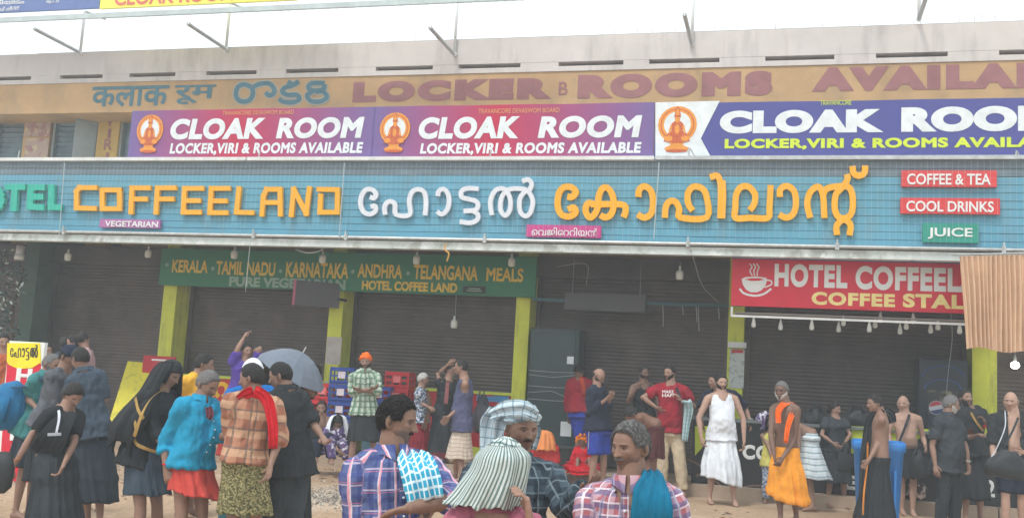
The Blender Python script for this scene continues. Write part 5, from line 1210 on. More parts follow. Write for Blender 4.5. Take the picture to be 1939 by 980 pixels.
def drape(o,rings,m,open_=0,name='shawl',yaw=None,amp=.006,nf=9,n=56,thick=.008,rag=.01,label=None):
    """cloth hung round the body: rings of (centre, halfwidth, halfdepth), open at the front by open_ radians each side"""
    yr=o.yaw if yaw is None else math.radians(yaw); L=a3(RH)*math.cos(yr)+a3(FH)*math.sin(yr); Fw=a3(RH)*math.sin(yr)-a3(FH)*math.cos(yr)
    C=smooth_pts([tuple(a3(r[0]))+(r[1],r[2],r[3] if len(r)>3 else open_) for r in rings],5); V=[];U=[];F=[]; R_=len(C)
    for side in (0,1):
        for i,c in enumerate(C):
            op=c[5]
            for j in range(n):
                q=math.pi/2+op+(2*math.pi-2*op)*j/(n-1); am=amp*(.4+i/R_*1.2); fo=am*math.sin(nf*q+2*math.sin(2*q)+i*.12+o.dist)+am*.5*math.sin(2.3*nf*q+1.7)
                k=fo-(thick if side else 0); p=c[:3]+L*math.cos(q)*(c[3]+k)+Fw*math.sin(q)*(c[4]+k); 
                if i==R_-1: p=p+np.array([0,0,rag*math.sin(7*q)+rag*math.sin(17*q)])
                V.append(p); U.append((q*.14,c[2],side))
    k=R_*n
    for i in range(R_-1):
        for j in range(n-1): a=i*n+j; F+=[(a,a+1,a+n+1,a+n),(k+a+1,k+a,k+a+n,k+a+n+1)]
        for j in (0,n-1): a=i*n+j; F.append((a,a+n,a+n+k,a+k))
    for j in range(n-1): a=(R_-1)*n+j; F.append((a,a+1,a+1+k,a+k)); F.append((j,j+1,j+1+k,j+k))
    mb=MB(); mb.add(V,F,0,U); ob=mb.build(name,m,o.T,True)
    if label: ob['label']=label
    return ob
def turban(o,m,name='turban',low=.28,thick=.03,ridge=.008,n=5,tail=None):
    return o.head.cap(name,o.T,m,lambda T,P:P-np.interp(np.abs(T),[0,1.2,2.,3.15],[low+.08,low-.1,low-.35,low-.5]),thick,(.006,6),extra=lambda T,P:ridge*np.sin(P*16+np.sin(T*1.0)*3+T))
def cloth(nm,c,rough=.85,var=.16,bump=.9,bs=13,build=None,vs=9): return mat(nm,c,rough,spec=.2,var=var,bd=.036,vs=vs,bump=bump,bs=bs,attr='cu' if build else None,build=build)
# ------------------------------------------------------------------ cloths
blk1=cloth('black_cotton',C_(44,48,52)); blk2=cloth('charcoal_cotton',C_(56,62,68)); bluegrey=cloth('blue_grey_cotton',C_(64,78,92)); navy=cloth('navy_cotton',C_(36,44,62)); 
darkgrey=cloth('dark_grey_sarong',C_(52,62,72)); cyan=cloth('bright_cyan_shirt',C_(34,146,186)); redlungi=cloth('coral_red_sarong',C_(188,70,62)); 
redtow=cloth('scarlet_towel',C_(206,30,44)); royal=cloth('royal_blue_shirt',C_(20,106,180)); yellowc=cloth('golden_yellow_shirt',C_(226,172,56)); purple=cloth('violet_shirt',C_(84,62,150))
tealc=cloth('teal_green_shirt',C_(66,130,132)); greyc=cloth('mid_grey_shirt',C_(92,96,104)); whitec=cloth('white_cotton',C_(226,232,240),var=.07); creamc=cloth('cream_trousers',C_(202,186,160)); maroon=cloth('maroon_cotton',C_(140,30,46)); crim=cloth('crimson_tshirt',C_(152,28,46))
blues=cloth('cobalt_shorts',C_(46,66,158)); orangec=cloth('orange_turban',C_(240,112,36)); saff=cloth('saffron_sarong',C_(232,154,52)); vest=cloth('slate_violet_vest',C_(82,86,116)); skinpink=cloth('dusty_pink_shirt',C_(176,104,124)); yvest=cloth('pale_yellow_vest',C_(206,200,110))
pinkpale=cloth('pale_rose_shirt',C_(170,140,144)); goldb=cloth('gold_border',C_(170,140,84)); marb=cloth('maroon_border',C_(120,54,60)); orb=cloth('orange_border',C_(204,130,50)); whiteb=cloth('white_band',C_(206,212,224))
W_=(.82,.84,.86)
pl_f1=cloth('blue_rose_plaid',None,build=plaid(C_(92,106,152),[(0,.07,.26,0,C_(62,72,128),.7),(1,.09,.22,.1,C_(66,76,134),.6),(0,.07,.16,.5,C_(222,206,218),.9),(1,.09,.08,.55,C_(206,190,212),.7),(0,.07,.07,.42,C_(226,132,150),.8),(1,.09,.04,.65,C_(216,120,146),.6)]),var=.08)
pl_f4=cloth('red_blue_check',None,build=plaid(C_(186,150,160),[(0,.05,.42,0,C_(160,60,70),.65),(1,.05,.42,0,C_(70,92,140),.6),(0,.05,.14,.6,C_(222,214,222),.8),(1,.05,.14,.6,C_(222,214,222),.8),(0,.1,.2,.3,C_(60,80,130),.5)]),var=.08)
pl_f3=cloth('slate_plaid',None,build=plaid(C_(72,88,100),[(0,.07,.4,0,C_(44,54,64),.8),(1,.07,.4,.1,C_(42,52,62),.75),(0,.07,.1,.65,C_(140,156,162),.6),(1,.07,.1,.65,C_(130,146,154),.5)]),var=.1)
pl_o1=cloth('green_white_plaid',None,build=plaid(C_(186,200,186),[(0,.07,.34,0,C_(70,110,84),.8),(1,.08,.3,.1,C_(80,116,92),.7),(0,.07,.1,.6,C_(60,80,80),.6)]),var=.1)
pl_m7=cloth('patchwork_brown_plaid',None,build=plaid(C_(176,128,104),[(0,.12,.45,0,C_(130,76,60),.6),(1,.14,.4,.1,C_(204,170,140),.6),(0,.12,.12,.6,C_(96,92,86),.7),(1,.14,.1,.7,C_(110,100,96),.7)]),var=.15)
tq=cloth('turquoise_check_towel',None,build=plaid(C_(60,168,204),[(0,.035,.28,0,C_(232,246,250),.9),(1,.04,.28,0,C_(232,246,250),.85)]),var=.06)
teal_scarf=cloth('teal_ribbed_scarf',None,build=plaid(C_(14,108,140),[(0,.012,.4,0,C_(10,92,126),.7)]),var=.15)
stripe=cloth('white_green_striped_cloth',None,build=plaid(C_(196,206,204),[(0,.018,.48,0,C_(58,92,92),.8)],.003),var=.08)
stripeb=cloth('white_green_checked_cloth',None,build=plaid(C_(206,218,216),[(0,.03,.3,0,C_(60,96,98),.8),(1,.03,.3,0,C_(60,96,98),.8)]),var=.08)
paleb=cloth('pale_blue_check_cloth',None,build=plaid(C_(190,206,214),[(0,.045,.14,0,C_(92,130,150),.7),(1,.05,.14,0,C_(92,130,150),.7)]),var=.1)
olive=cloth('olive_patterned_sarong',None,build=blotch([C_(98,96,62),C_(132,130,92),C_(72,70,48),C_(160,150,110)],38,.52,.05),var=.1)
striplungi=cloth('cream_striped_sarong',None,build=plaid(C_(214,202,188),[(1,.055,.2,0,C_(178,150,140),.8)]),var=.06)
strip2=cloth('white_teal_striped_sarong',None,build=plaid(C_(214,224,230),[(1,.075,.26,0,C_(124,156,166),.8),(1,.075,.06,.5,C_(150,176,184),.6)]),var=.06)
pattb=cloth('blue_white_printed_blouse',None,build=blotch([C_(60,84,116),C_(206,212,222)],45,.5,.04))
floralp=cloth('purple_white_printed_cloth',None,build=blotch([C_(84,66,112),C_(206,204,216)],18,.55,.05))
tealtow=cloth('pale_teal_striped_towel',None,build=plaid(C_(168,200,206),[(0,.04,.3,0,C_(206,222,226),.8),(1,.06,.1,0,C_(96,130,140),.6)]))
AX=lambda o,f,l=0,t=0: o.P+o.up*o.tl*t+o.F*f+o.L*l
BK='people in front of the shops'
# ---- the four men close to the camera
o=person('man in blue and rose plaid shirt with arms crossed and checked turquoise towel',4.75,(752,796),(738,866),(742,1085),yaw=28,hy=76,hp=-4,H=1.66,skin=(.24,.14,.10),near=True,hair='curly',hfront=.70,hc='black',stub=.45,
  Ra=[(676,1012,.05),(762,992,.24),(830,985,.18)],La=[(856,946,.12),(772,962,.29),(716,975,.22)],shw=1.03)
garment(o,'shirt',pl_f1,buttons=True,hem=-.3,sleeve=1.02,collar=True,vneck=.10,e=.018)
ribbon(o,[o.PT(776,870,-.06),o.PT(778,858,.03),o.PT(782,864,.13),o.PT(792,885,.22),o.PT(800,915,.24),o.PT(806,946,.24)],[.06,.10,.14,.16,.17,.16],tq,'towel',folds=2.5,amp=.017,label='turquoise and white checked towel hanging over the shoulder')
o=person('man seen from behind under a striped white and green headcloth, pink shirt',4.1,(953,888),(930,978),(925,1210),yaw=168,hy=150,hp=-10,H=1.6,skin='mid',near=True,hair='short',hc='black',La=[(880,1080,.0),(905,1150,.1)],Ra=[(1024,1075,.1),(1003,985,.13),(994,925,.13)],shw=.95)
garment(o,'shirt',skinpink,hem=-.3,sleeve=.75,collar=True,e=.018)
H_=o.head; hc_=H_.c
o.head.cap('headcloth',o.T,stripeb,lambda T,P:np.where(np.abs(T)<.95,P-.35,P+1.2),.022,(.006,5))
drape(o,[(hc_+(0,0,.095),.06,.07),(hc_+(0,0,.055),.10,.12),(hc_+(-.01,0,.0),.112,.132),(hc_+(-.035,0,-.06),.128,.14),(hc_+(-.055,0,-.105),.138,.145),(hc_+(-.075,0,-.14),.146,.145)],stripe,.85,'headcloth_fall',yaw=150,amp=.008,nf=5,rag=.006)
o=person('man in pale blue checked headcloth and slate plaid shirt reaching to his friend',5.15,(989,812),(974,878),(962,1085),yaw=12,hy=24,hp=-2,H=1.66,skin=(.25,.15,.11),near=True,hair='none',hc='black',stub=.5,
  La=[(1072,962,.12),(1112,926,.42),(1140,903,.55)],Ra=[(872,975,.1),(900,1060,.2)],shw=1.12,curl=(20,15))
garment(o,'shirt',pl_f3,buttons=True,hem=-.3,sleeve=1.86,collar=True,vneck=.08,e=.02)
turban(o,paleb,'headcloth',low=.42,thick=.022,ridge=.012); hc_=o.head.c
ribbon(o,[o.PT(945,775,.02),o.PT(934,800,-.0),o.PT(929,835,.0),o.PT(924,866,.02)],[.10,.13,.11,.08],paleb,'headcloth_tail',folds=2,amp=.012)
ribbon(o,[o.PT(1003,790,-.05),o.PT(1010,815,-.06),o.PT(1006,850,-.05)],[.07,.08,.05],paleb,'headcloth_tail',folds=2,amp=.01)
ribbon(o,[o.PT(928,784,.07),o.PT(955,772,.14),o.PT(990,771,.15),o.PT(1016,784,.10)],[.05,.075,.075,.05],paleb,'headcloth_band',wdir=(0,0,1),folds=1.5,amp=.008)
o=person('grey haired man in red and blue check shirt with teal scarf looking left',4.45,(1194,846),(1196,926),(1200,1140),yaw=-18,hy=-48,hp=-3,H=1.62,skin=(.25,.148,.108),near=True,hair='curly',hfront=.74,hc='salt',stub=.35,
  Ra=[(1112,1050,.05),(1130,1130,.1)],La=[(1290,1050,.03),(1280,1130,.1)])
garment(o,'shirt',pl_f4,buttons=True,hem=-.3,sleeve=.85,collar=True,vneck=.2,e=.022)
ribbon(o,[o.PT(1232,1010,.19),o.PT(1234,965,.20),o.PT(1234,930,.17),o.PT(1236,902,.09),o.PT(1234,892,.0),o.PT(1226,908,-.1),o.PT(1226,960,-.14)],[.17,.17,.15,.10,.08,.11,.16],teal_scarf,'scarf',folds=3,amp=.008,label='teal ribbed scarf over the left shoulder')
# ---- walkers on the left
o=person('woman in black saree leaning forward, hair in a bun, pulling a bag strap',8.6,(138,748),(122,778),(98,868),yaw=62,hy=55,hp=-28,H=1.55,skin='mid',hair='long',female=True,Ra=[(62,820,.12),(24,885,.18)],La=[(140,838,.05),(120,880,.2)],feet=[(112,.1),(84,-.08)])
garment(o,'blouse',blk1,hem=.1,sleeve=.75,wr=.003); skirt(o,'saree_skirt',blk2,top=.25,hem=.04,w=.30,d=.24,pleat=.014,sway=(.02,0),npl=15)
ribbon(o,[o.PT(80,862,.12),o.PT(100,830,.2),o.PT(118,800,.19),o.PT(126,782,.1),o.PT(112,782,-.05),o.PT(92,820,-.12)],[.24,.22,.18,.14,.16,.24],blk1,'saree_fall',folds=5,amp=.01)
ribbon(o,[o.PT(110,770,.05),o.PT(112,790,.22),o.PT(106,822,.24)],[.02,.02,.02],whiteb,'white_strap',folds=.5,amp=.001,thick=.004)
ribbon(o,[o.PT(90,822,.25),o.PT(116,821,.24)],[.025,.025],whiteb,'bag_tape',wdir=(0,0,1),folds=.5,amp=.001,thick=.004)
MB().tube([o.PT(30,870,.19)+np.array([.03*math.cos(q),.03*math.sin(q),.012*math.cos(q)]) for q in np.linspace(0,6.28,13)],.005,5).build('bracelet',orb,o.T,True)
o=person('man in teal green shirt carrying a bright blue backpack, facing right',10.4,(97,690),(86,712),(60,800),yaw=75,hy=78,hp=-8,H=1.66,skin='brown',hair='crop',hc='salt',beard='salt',Ra=[(50,752,.12),(66,768,.2)],La=[(80,760,-.1),(100,765,.1)])
garment(o,'shirt',tealc,hem=-.25,sleeve=.85,collar=True); skirt(o,'sarong',darkgrey,hem=.5)
bp=cloth('blue_backpack_nylon',C_(30,112,160),.6); mb=MB(); c=o.PT(24,772,.14); 
for i in range(0,13):
    for j in range(18):
        pass
T=thing('backpack','bright blue backpack on the back of the man in teal','backpack',Vector(c)-Vector((0,0,.25)))
mb.tube([Vector(c+np.array([.05,0,.24])),Vector(c+np.array([.0,0,.18])),Vector(c+np.array([-.05,0,0])),Vector(c+np.array([-.11,0,-.17])),Vector(c+np.array([-.10,0,-.22]))],[(.05,.04),(.14,.10),(.2,.14),(.19,.13),(.1,.08)],18,ref=RH); mb.build('pack_body',bp,T,True)
ribbon(None,[c+np.array([.06,-.12,.2]),o.PT(60,730,.17),o.PT(76,716,.17),o.PT(86,722,.14),o.PT(76,760,.18)],[.05]*5,cloth('dark_strap',C_(40,70,96)),'shoulder_strap',folds=.5,amp=.001,parent=T)
MB().tube([c+np.array([-.02,-.15,.12]),c+np.array([-.06,-.17,-.12])],[(.1,.03),(.11,.035)],12,ref=RH).build('front_pocket',bp,T,True)
o=person('man in mid grey shirt and dark cap bending behind the woman in saree',9.9,(130,676),(118,706),(92,790),yaw=70,hy=80,hp=-20,H=1.64,skin='brown',hair='short',build=.86,Ra=[(104,765,.1),(125,778,.2)])
garment(o,'shirt',greyc,hem=-.2,sleeve=1.2); skirt(o,'sarong',blk1,hem=.45,w=.17); o.head.cap('cap',o.T,navy,lambda T,P:P-.25,.02,(.002,5))
o=person('man in blue grey shirt and dark ankle length sarong, seen from behind',9.7,(152,680),(163,706),(170,800),yaw=198,hy=235,hp=-18,H=1.63,skin='brown',hair='short',build=.86,Ra=[(199,756,-.05),(186,790,-.2)],La=[(140,756,0),(140,790,-.2)],shw=.9,feet=[(166,-.1),(188,.05)])
garment(o,'shirt',bluegrey,hem=-.30,sleeve=.95,collar=True,flare=.05); skirt(o,'sarong',darkgrey,hem=.32,w=.16,d=.16,top=0,pleat=.01,sway=(.02,0))
o=person('woman under a long black veil with gold trim, leaning to the right',8.5,(322,708),(300,742),(272,850),yaw=68,hy=72,hp=-22,H=1.62,skin='brown',hair='long',female=True,feet=[(296,-.1),(258,.15)],La=[(330,800,-.1),(345,850,0)],Ra=[(290,810,.12),(310,850,.15)])
skirt(o,'short_sarong',bluegrey,top=.1,hem=.62,w=.17,d=.16,pleat=.006); garment(o,'tunic',blk1,hem=-.25,sleeve=1.5,flare=.05)
hc_=o.head.c; o.head.cap('veil_cap',o.T,blk1,lambda T,P:np.where(np.abs(T)<.9,P-.42,P+1.3),.02,(.004,4))
drape(o,[(hc_+(-.01,0,.10),.06,.08,.5),(hc_+(-.02,0,.04),.105,.125,.75),(o.PT(305,742),.17,.15,.9),(o.PT(284,782),.24,.20,.6),(o.PT(268,812),.25,.22,.7),(o.PT(258,838),.22,.2,.9)],blk1,.8,'veil',yaw=62,amp=.010,nf=7,rag=.05)
for pts in ([(314,733,.2),(288,752,.26),(272,776,.29),(262,802,.29),(254,826,.27)],[(256,752,.16),(262,776,.25),(272,792,.30)],[(250,800,.18),(256,836,.2),(275,848,.24),(300,856,.2)],[(244,772,.12),(254,795,.24),(258,812,.26)]):
    ribbon(o,[o.PT(*p) for p in pts],[.028]*len(pts),goldb,'gold_trim',folds=.5,amp=.001,thick=.004,wdir=(.7,0,.7))
o=person('man in bright cyan shirt and coral red folded sarong, looking down right',8.1,(393,728),(378,762),(362,868),yaw=48,hy=66,hp=-22,H=1.66,skin='brown',hair='short',hc='salt',stub=.3,build=.9,Ra=[(312,838,.04),(314,888,.12),(318,910,.12)],La=[(412,826,.05),(438,824,.22),(452,822,.24)],feet=[(376,.0),(330,.12)],belly=.02,shw=1.05)
garment(o,'shirt',cyan,buttons=True,hem=-.13,sleeve=1.35,collar=True,flare=.03,e=.018,wr=.024); skirt(o,'folded_sarong',redlungi,top=.06,hem=.70,w=.178,d=.165,pleat=.008,slant=-.03,sway=(.02,.03),fslant=-.02)
MB().tube([o.PT(316,878,.12)+np.array([.032*math.cos(q),.032*math.sin(q),0]) for q in np.linspace(0,6.28,13)],.006,5).build('wrist_thread',redtow,o.T,True)
ribbon(o,[o.PT(395,770,.14),o.PT(398,785,.17),o.PT(394,792,.17)],[.05,.06,.04],cloth('dark_red_check',C_(110,60,70)),'neck_cloth',folds=2,amp=.01)
o=person('man in royal blue shirt and white cap standing behind the patchwork shirt man',8.9,(478,706),(478,740),(478,840),yaw=0,hy=-10,H=1.68,skin='brown',hair='short',Ra=[(430,800,0),(450,840,.1)],La=[(530,800,0),(520,850,.1)],shw=1.12)
garment(o,'shirt',royal,hem=-.2,sleeve=.95,e=.025); skirt(o,'sarong',cloth('dull_teal_sarong',C_(60,110,120)),hem=.3,w=.22); o.head.cap('white_cap',o.T,whitec,lambda T,P:P-.3,.022,(.003,5))
o=person('man in brown patchwork plaid shirt with scarlet towel, hands behind his back',7.9,(476,716),(484,752),(464,868),yaw=205,hy=-100,hp=-6,H=1.66,skin='brown',hair='short',Ra=[(531,822,.02),(512,880,.14),(508,900,.16)],La=[(436,818,.02),(462,860,.02)],feet=[(440,0),(486,0)],curl=(25,30))
garment(o,'shirt',pl_m7,hem=-.05,sleeve=1.3,collar=True,flare=.02,e=.018); skirt(o,'olive_sarong',olive,top=.08,hem=.60,w=.195,d=.175,pleat=.009,npl=9)
ribbon(o,[o.PT(440,790,-.02),o.PT(448,764,.06),o.PT(466,746,.12),o.PT(486,742,.13),o.PT(506,758,.12),o.PT(516,800,.14),o.PT(517,848,.12)],[.05,.07,.09,.10,.09,.08,.07],redtow,'scarlet_towel',folds=2.5,amp=.009)
o=person('man with curly black hair in black shirt and trousers under the umbrella',8.3,(531,712),(546,742),(548,866),yaw=-125,hy=-95,hp=-14,H=1.66,skin='brown',hair='curly',build=.9,Ra=[(596,806,-.05),(610,826,.05)],La=[(518,800,0),(522,850,0)],feet=[(520,0),(556,.1)])
garment(o,'shirt',blk1,hem=-.26,sleeve=.9,collar=True,flare=.07,e=.024); trousers(o,blk2,e=.03,flare=.018)
o=person('man in golden yellow shirt behind the cyan shirt man, facing right',10.8,(387,690),(372,712),(366,800),yaw=70,hy=100,hp=-4,H=1.7,skin='brown',hair='short',Ra=[(345,760,.05),(360,800,.1)]); garment(o,'shirt',yellowc,hem=-.2,sleeve=.8); skirt(o,'sarong',blk1,hem=.3)
o=person('boy in violet shirt with both arms raised behind his head',14.2,(467,664),(463,684),(452,748),yaw=25,hy=40,H=1.6,skin='mid',hair='short',Ra=[(450,660,.1),(461,640,.05)],La=[(492,660,.05),(474,668,-.08)]); garment(o,'shirt',purple,hem=-.25,sleeve=.8); skirt(o,'sarong',cloth('brick_red_sarong',C_(170,60,54)),hem=.25)
o=person('dark haired man half hidden under the umbrella, holding its shaft',9.6,(552,700),(556,726),(556,810),yaw=20,hy=10,H=1.66,skin='dark',hair='short',La=[(590,745,.1),(574,726,.2),(570,716,.2)],gz_=.2); garment(o,'shirt',blk2,hem=-.2,sleeve=.8); skirt(o,'sarong',blk1,hem=.2)
# umbrella
def umbrella(C,R,rr,Hh,col,label):
    Zx=R; Xx=Vector((1,0,0)); Xx=(Xx-Zx*Xx.dot(Zx)).normalized(); Yx=Zx.cross(Xx);
    T=thing('umbrella',label,'umbrella',C-Zx*.6); n=8; k=5
    def pt(q,f):
        a=q*n/(2*math.pi); fr=abs((a%1)-.5)*2; r=rr*f*math.cos(math.pi/n)/math.cos(math.pi/n*(1-fr))*(1-.13*(1-fr)*f); z=-Hh*f*f
        return C+Xx*(r*math.cos(q))+Yx*(r*math.sin(q))+Zx*z
    for g in range(n):
        mb=MB(); V=[];F=[]
        for side in (0,1):
            for i in range(k+1):
                for j in range(5): V.append(pt(2*math.pi*(g+j/4)/n,max(.02,i/k))-Zx*(.004*side))
        m_=(k+1)*5
        for i in range(k):
            for j in range(4): a=i*5+j; F+=[(a,a+5,a+6,a+1),(m_+a,m_+a+1,m_+a+6,m_+a+5)]
        mb.add(V,F); mb.build('canopy_panel',col,T,False)
    for g in range(n): q=2*math.pi*g/n; MB().tube([pt(q,f)-Zx*.012 for f in (.02,.3,.6,1)],.004,4).build('rib',galv,T)
    MB().tube([C+Zx*.06,C-Zx*.72],.008,6).build('shaft',galv,T); MB().tube([C-Zx*.72,C-Zx*.82,C-Zx*.83+Xx*.03,C-Zx*.8+Xx*.06],.012,6).build('handle',black_m,T,True)
umbrella(atd(573,668,9.3),(RH*.44-FH*.12+Vector((0,0,.86))).normalized(),.37,.2,mat('umbrella_grey_blue',C_(108,118,132),.6,var=.1),'open grey blue umbrella tilted over the men in black')
umbrella(atd(533,676,9.9),(RH*-.2-FH*-.3+Vector((0,0,.84))).normalized(),.42,.17,mat('umbrella_black',C_(42,46,52),.6,var=.1),'open black umbrella lower and to the left behind the grey blue one')
# far left, on the walkway
for lab,h,nk,pe,yw,hy_,m_,sk in (('man with dark headcloth and blue grey shirt, back turned, by the leftmost shutter',(123,652),(123,672),(122,735),180,180,bluegrey,'brown'),('dark haired man glancing left among the group by the leftmost shutter',(136,650),(140,668),(142,735),-30,-55,blk2,'mid'),('man in pale rose shirt facing right by the leftmost shutter',(157,643),(163,664),(166,735),120,150,pinkpale,'mid'),('man with raised hand partly hidden by the standing hotel sign',(88,664),(88,684),(86,748),20,60,greyc,'mid'),('bare armed man with orange cloth at the extreme left edge',(5,648),(3,672),(0,740),30,40,cloth('rust_cloth',C_(180,96,60)),'mid')):
    o=person(lab,15.3 if h[0]>20 else 13.2,h,nk,pe,yaw=yw,hy=hy_,H=1.68,skin=sk,hair='short',gz_=PZ if h[0]>20 else None); garment(o,'shirt',m_,hem=-.2,sleeve=.7); skirt(o,'sarong',blk1,hem=.2)
# ---- row along the walkway, left to right
o=person('man in orange turban and green plaid shirt with folded arms',14.7,(692,685),(692,706),(690,776),yaw=5,hy=2,H=1.7,skin='brown',hair='none',beard='black',Ra=[(668,742,.05),(702,736,.22)],La=[(716,742,.05),(684,738,.2)],feet=[(712,0),(660,.1)],gz_=.3)
garment(o,'shirt',pl_o1,buttons=True,hem=-.12,sleeve=1.3,e=.02,collar=True); turban(o,orangec,low=.42,thick=.026); skirt(o,'folded_sarong',blk1,top=.06,hem=.52,w=.19,d=.15)
o=person('bearded bare chested man sitting by the red crates, hand at his mouth',15.2,(609,772),(609,792),(608,846),yaw=10,hy=5,H=1.6,skin='brown',hair='short',beard='black',Ra=[(594,822,.15),(604,790,.2)],La=[(624,822,.15),(616,792,.2)],knees=[(622,826,.4),(596,826,.4)],feet=[(624,.45),(598,.45)],gz_=PZ); trousers(o,navy)
o=person('person crouching with head lowered under purple and white printed cloth',15.0,(640,800),(638,812),(636,850),yaw=10,hy=10,hp=-40,H=1.6,skin='brown',hair='short',knees=[(652,836,.3),(626,836,.3)],feet=[(655,.35),(628,.4)],gz_=PZ,Ra=[(628,838,.25),(640,852,.35)]); garment(o,'shirt',floralp,hem=-.2,sleeve=1.5); trousers(o,floralp)
hc_=o.head.c; drape(o,[(hc_+(0,0,.12),.03,.03),(hc_+(0,0,.08),.11,.12),(hc_+(0,0,-.06),.16,.17),(hc_+(.03,0,-.2),.19,.2)],whitec,.7,'white_cloth',yaw=10,amp=.012,nf=6)
o=person('old woman with white curly hair in blue printed blouse and maroon skirt',15.9,(801,718),(796,738),(796,797),yaw=80,hy=90,hp=-4,H=1.5,skin='mid',hair='curly',hc='white',female=True,gz_=PZ,Ra=[(797,762,.12),(812,770,.25)]); garment(o,'blouse',pattb,hem=-.05,sleeve=.9); skirt(o,'skirt',maroon,hem=.1,w=.19,d=.17); ribbon(o,[o.PT(808,738,.12),o.PT(814,765,.15),o.PT(806,800,.18),o.PT(800,812,.18)],[.05,.06,.08,.08],cloth('tan_fall',C_(110,84,70)),'blouse_fall')
o=person('woman in long black dress with one arm over her head',16.0,(853,700),(848,722),(838,786),yaw=40,hy=60,H=1.6,skin='mid',hair='short',female=True,gz_=PZ,Ra=[(829,708,.0),(848,690,.1)],La=[(864,752,.1),(858,775,.2)]); garment(o,'blouse',blk1,hem=-.05,sleeve=.35); skirt(o,'long_dress',None,mats=[blk2,marb],border=.12,top=.2,hem=.08,w=.24,d=.2,pleat=.012,sway=(-.05,0)); ribbon(o,[o.PT(848,720,.14),o.PT(846,745,.17),o.PT(844,765,.17)],[.05,.06,.06],cloth('rose_shawl',C_(170,110,110)),'shawl')
o=person('man in slate violet vest and cream striped sarong facing left, arm lowered forward',14.9,(873,695),(882,718),(876,800),yaw=-82,hy=-95,hp=2,H=1.7,skin='mid',hair='short',Ra=[(884,762,.1),(842,794,.15),(826,806,.15)],La=[(868,768,-.1),(850,790,-.1)],feet=[(862,-.1),(874,.1)],gz_=.3,belly=.03); garment(o,'vest',vest,hem=-.18,sleeve=0,tank=True,e=.012); skirt(o,'striped_sarong',striplungi,top=-.02,hem=.33,w=.17,d=.2,pleat=.005)
o=person('person in red hooded jacket and blue shorts, back turned beside the green cupboard',15.9,(1096,702),(1098,720),(1098,776),yaw=150,hy=150,hp=-20,H=1.62,skin='dark',hair='short',gz_=PZ,Ra=[(1112,745,.05),(1108,765,.1)],feet=[(1104,0),(1084,.05)]); garment(o,'jacket',maroon,hem=-.05,sleeve=1.7,e=.03); trousers(o,blues,f1=1.0,name='shorts',e=.03)
ribbon(o,[o.PT(1100,712,.2),o.PT(1104,730,.22),o.PT(1106,748,.2)],[.06,.06,.06],cloth('rust_scarf',C_(180,70,50)),'scarf')
o=person('bald man in dark navy shirt and cobalt shorts with white stripes, hands together',14.6,(1133,712),(1128,734),(1132,804),yaw=55,hy=60,hp=-26,H=1.7,skin='mid',hair='fringe',beard='black',gz_=.3,Ra=[(1118,780,.12),(1148,755,.25)],La=[(1146,778,-.1),(1156,752,.12)],feet=[(1140,0),(1117,.1)]); garment(o,'shirt',navy,hem=-.12,sleeve=1.7,e=.03,flare=.05); trousers(o,blues,f1=.95,name='shorts',e=.035,flare=.02)
for du in (0,4): ribbon(o,[o.PT(1115+du,815,.17),o.PT(1114+du,850,.16)],[.015,.015],whiteb,'white_stripe',folds=.5,amp=0,thick=.003)
o=person('bearded man in black vest with a raised hand, standing behind',15.3,(1219,706),(1219,728),(1218,792),yaw=5,hy=30,H=1.66,skin='dark',hair='curly',beard='black',gz_=PZ,Ra=[(1190,758,.1),(1206,734,.22)],La=[(1246,760,.05),(1250,790,.1)]); garment(o,'vest',blk1,hem=-.2,sleeve=0,tank=True); skirt(o,'sarong',blk2,hem=.3)
o=person('bare backed man bending forward behind the grey haired man',13.2,(1196,786),(1204,790),(1240,806),yaw=-75,hy=-80,hp=-50,H=1.62,skin='back',hair='short',La=[(1205,835,-.1),(1200,870,-.05)],Ra=[(1212,835,.1),(1208,870,.1)],feet=[(1238,-.1),(1228,.1)]); skirt(o,'sarong',cloth('dark_maroon_sarong',C_(84,44,46)),top=.02,hem=.6,w=.15,d=.15)
o=person('man in crimson T-shirt reading MAKE HAPPY and cream trousers holding a pale towel',14.8,(1268,706),(1272,730),(1268,806),yaw=-10,hy=-42,H=1.74,skin='mid',hair='short',beard='black',gz_=.3,Ra=[(1217,752,.05),(1242,770,.12)],La=[(1314,768,.02),(1290,758,.2),(1286,752,.22)],feet=[(1294,.1),(1252,0)],belly=.05,shw=1.1)
garment(o,'tshirt',crim,hem=-.15,sleeve=.7,e=.022); trousers(o,creamc,e=.02,flare=.012)
def print_on(o,txt,u0,v0,u1,v1,d,m_):
    cu=bpy.data.curves.new('t','FONT'); cu.body=txt; cu.extrude=.002; cu.bevel_depth=.03; cu.bevel_resolution=0; t=bpy.data.objects.new('t',cu); COL.objects.link(t); dg=bpy.context.evaluated_depsgraph_get(); me=bpy.data.meshes.new_from_object(t.evaluated_get(dg)); bpy.data.objects.remove(t)
    V=np.array([v.co for v in me.vertices]); lo,hi=V.min(0),V.max(0); f=(V-lo)/(hi-lo+1e-9); A=o.PT(u0,v1,d); B=o.PT(u1,v1,d); C=o.PT(u0,v0,d); n_=np.cross(B-A,C-A); n_/=np.linalg.norm(n_)
    bulge=-.012*(2*(f[:,0]-.5))**2
    P=A+f[:,:1]*(B-A)+f[:,1:2]*(C-A)+n_*(f[:,2:]*.004+bulge[:,None])-a3(o.base); me.vertices.foreach_set('co',P.ravel()); me.materials.clear(); me.materials.append(m_); ob=bpy.data.objects.new('printed_text',me); COL.objects.link(ob); ob.parent=o.T
print_on(o,'MAKE',1254,738,1276,744,.195,txt_w); print_on(o,'HAPPY',1254,745,1286,751,.195,txt_w)
ribbon(o,[o.PT(1281,733,.16),o.PT(1286,748,.19),o.PT(1288,758,.2)],[.04,.04,.04],blk2,'strap',folds=.5,amp=0); 
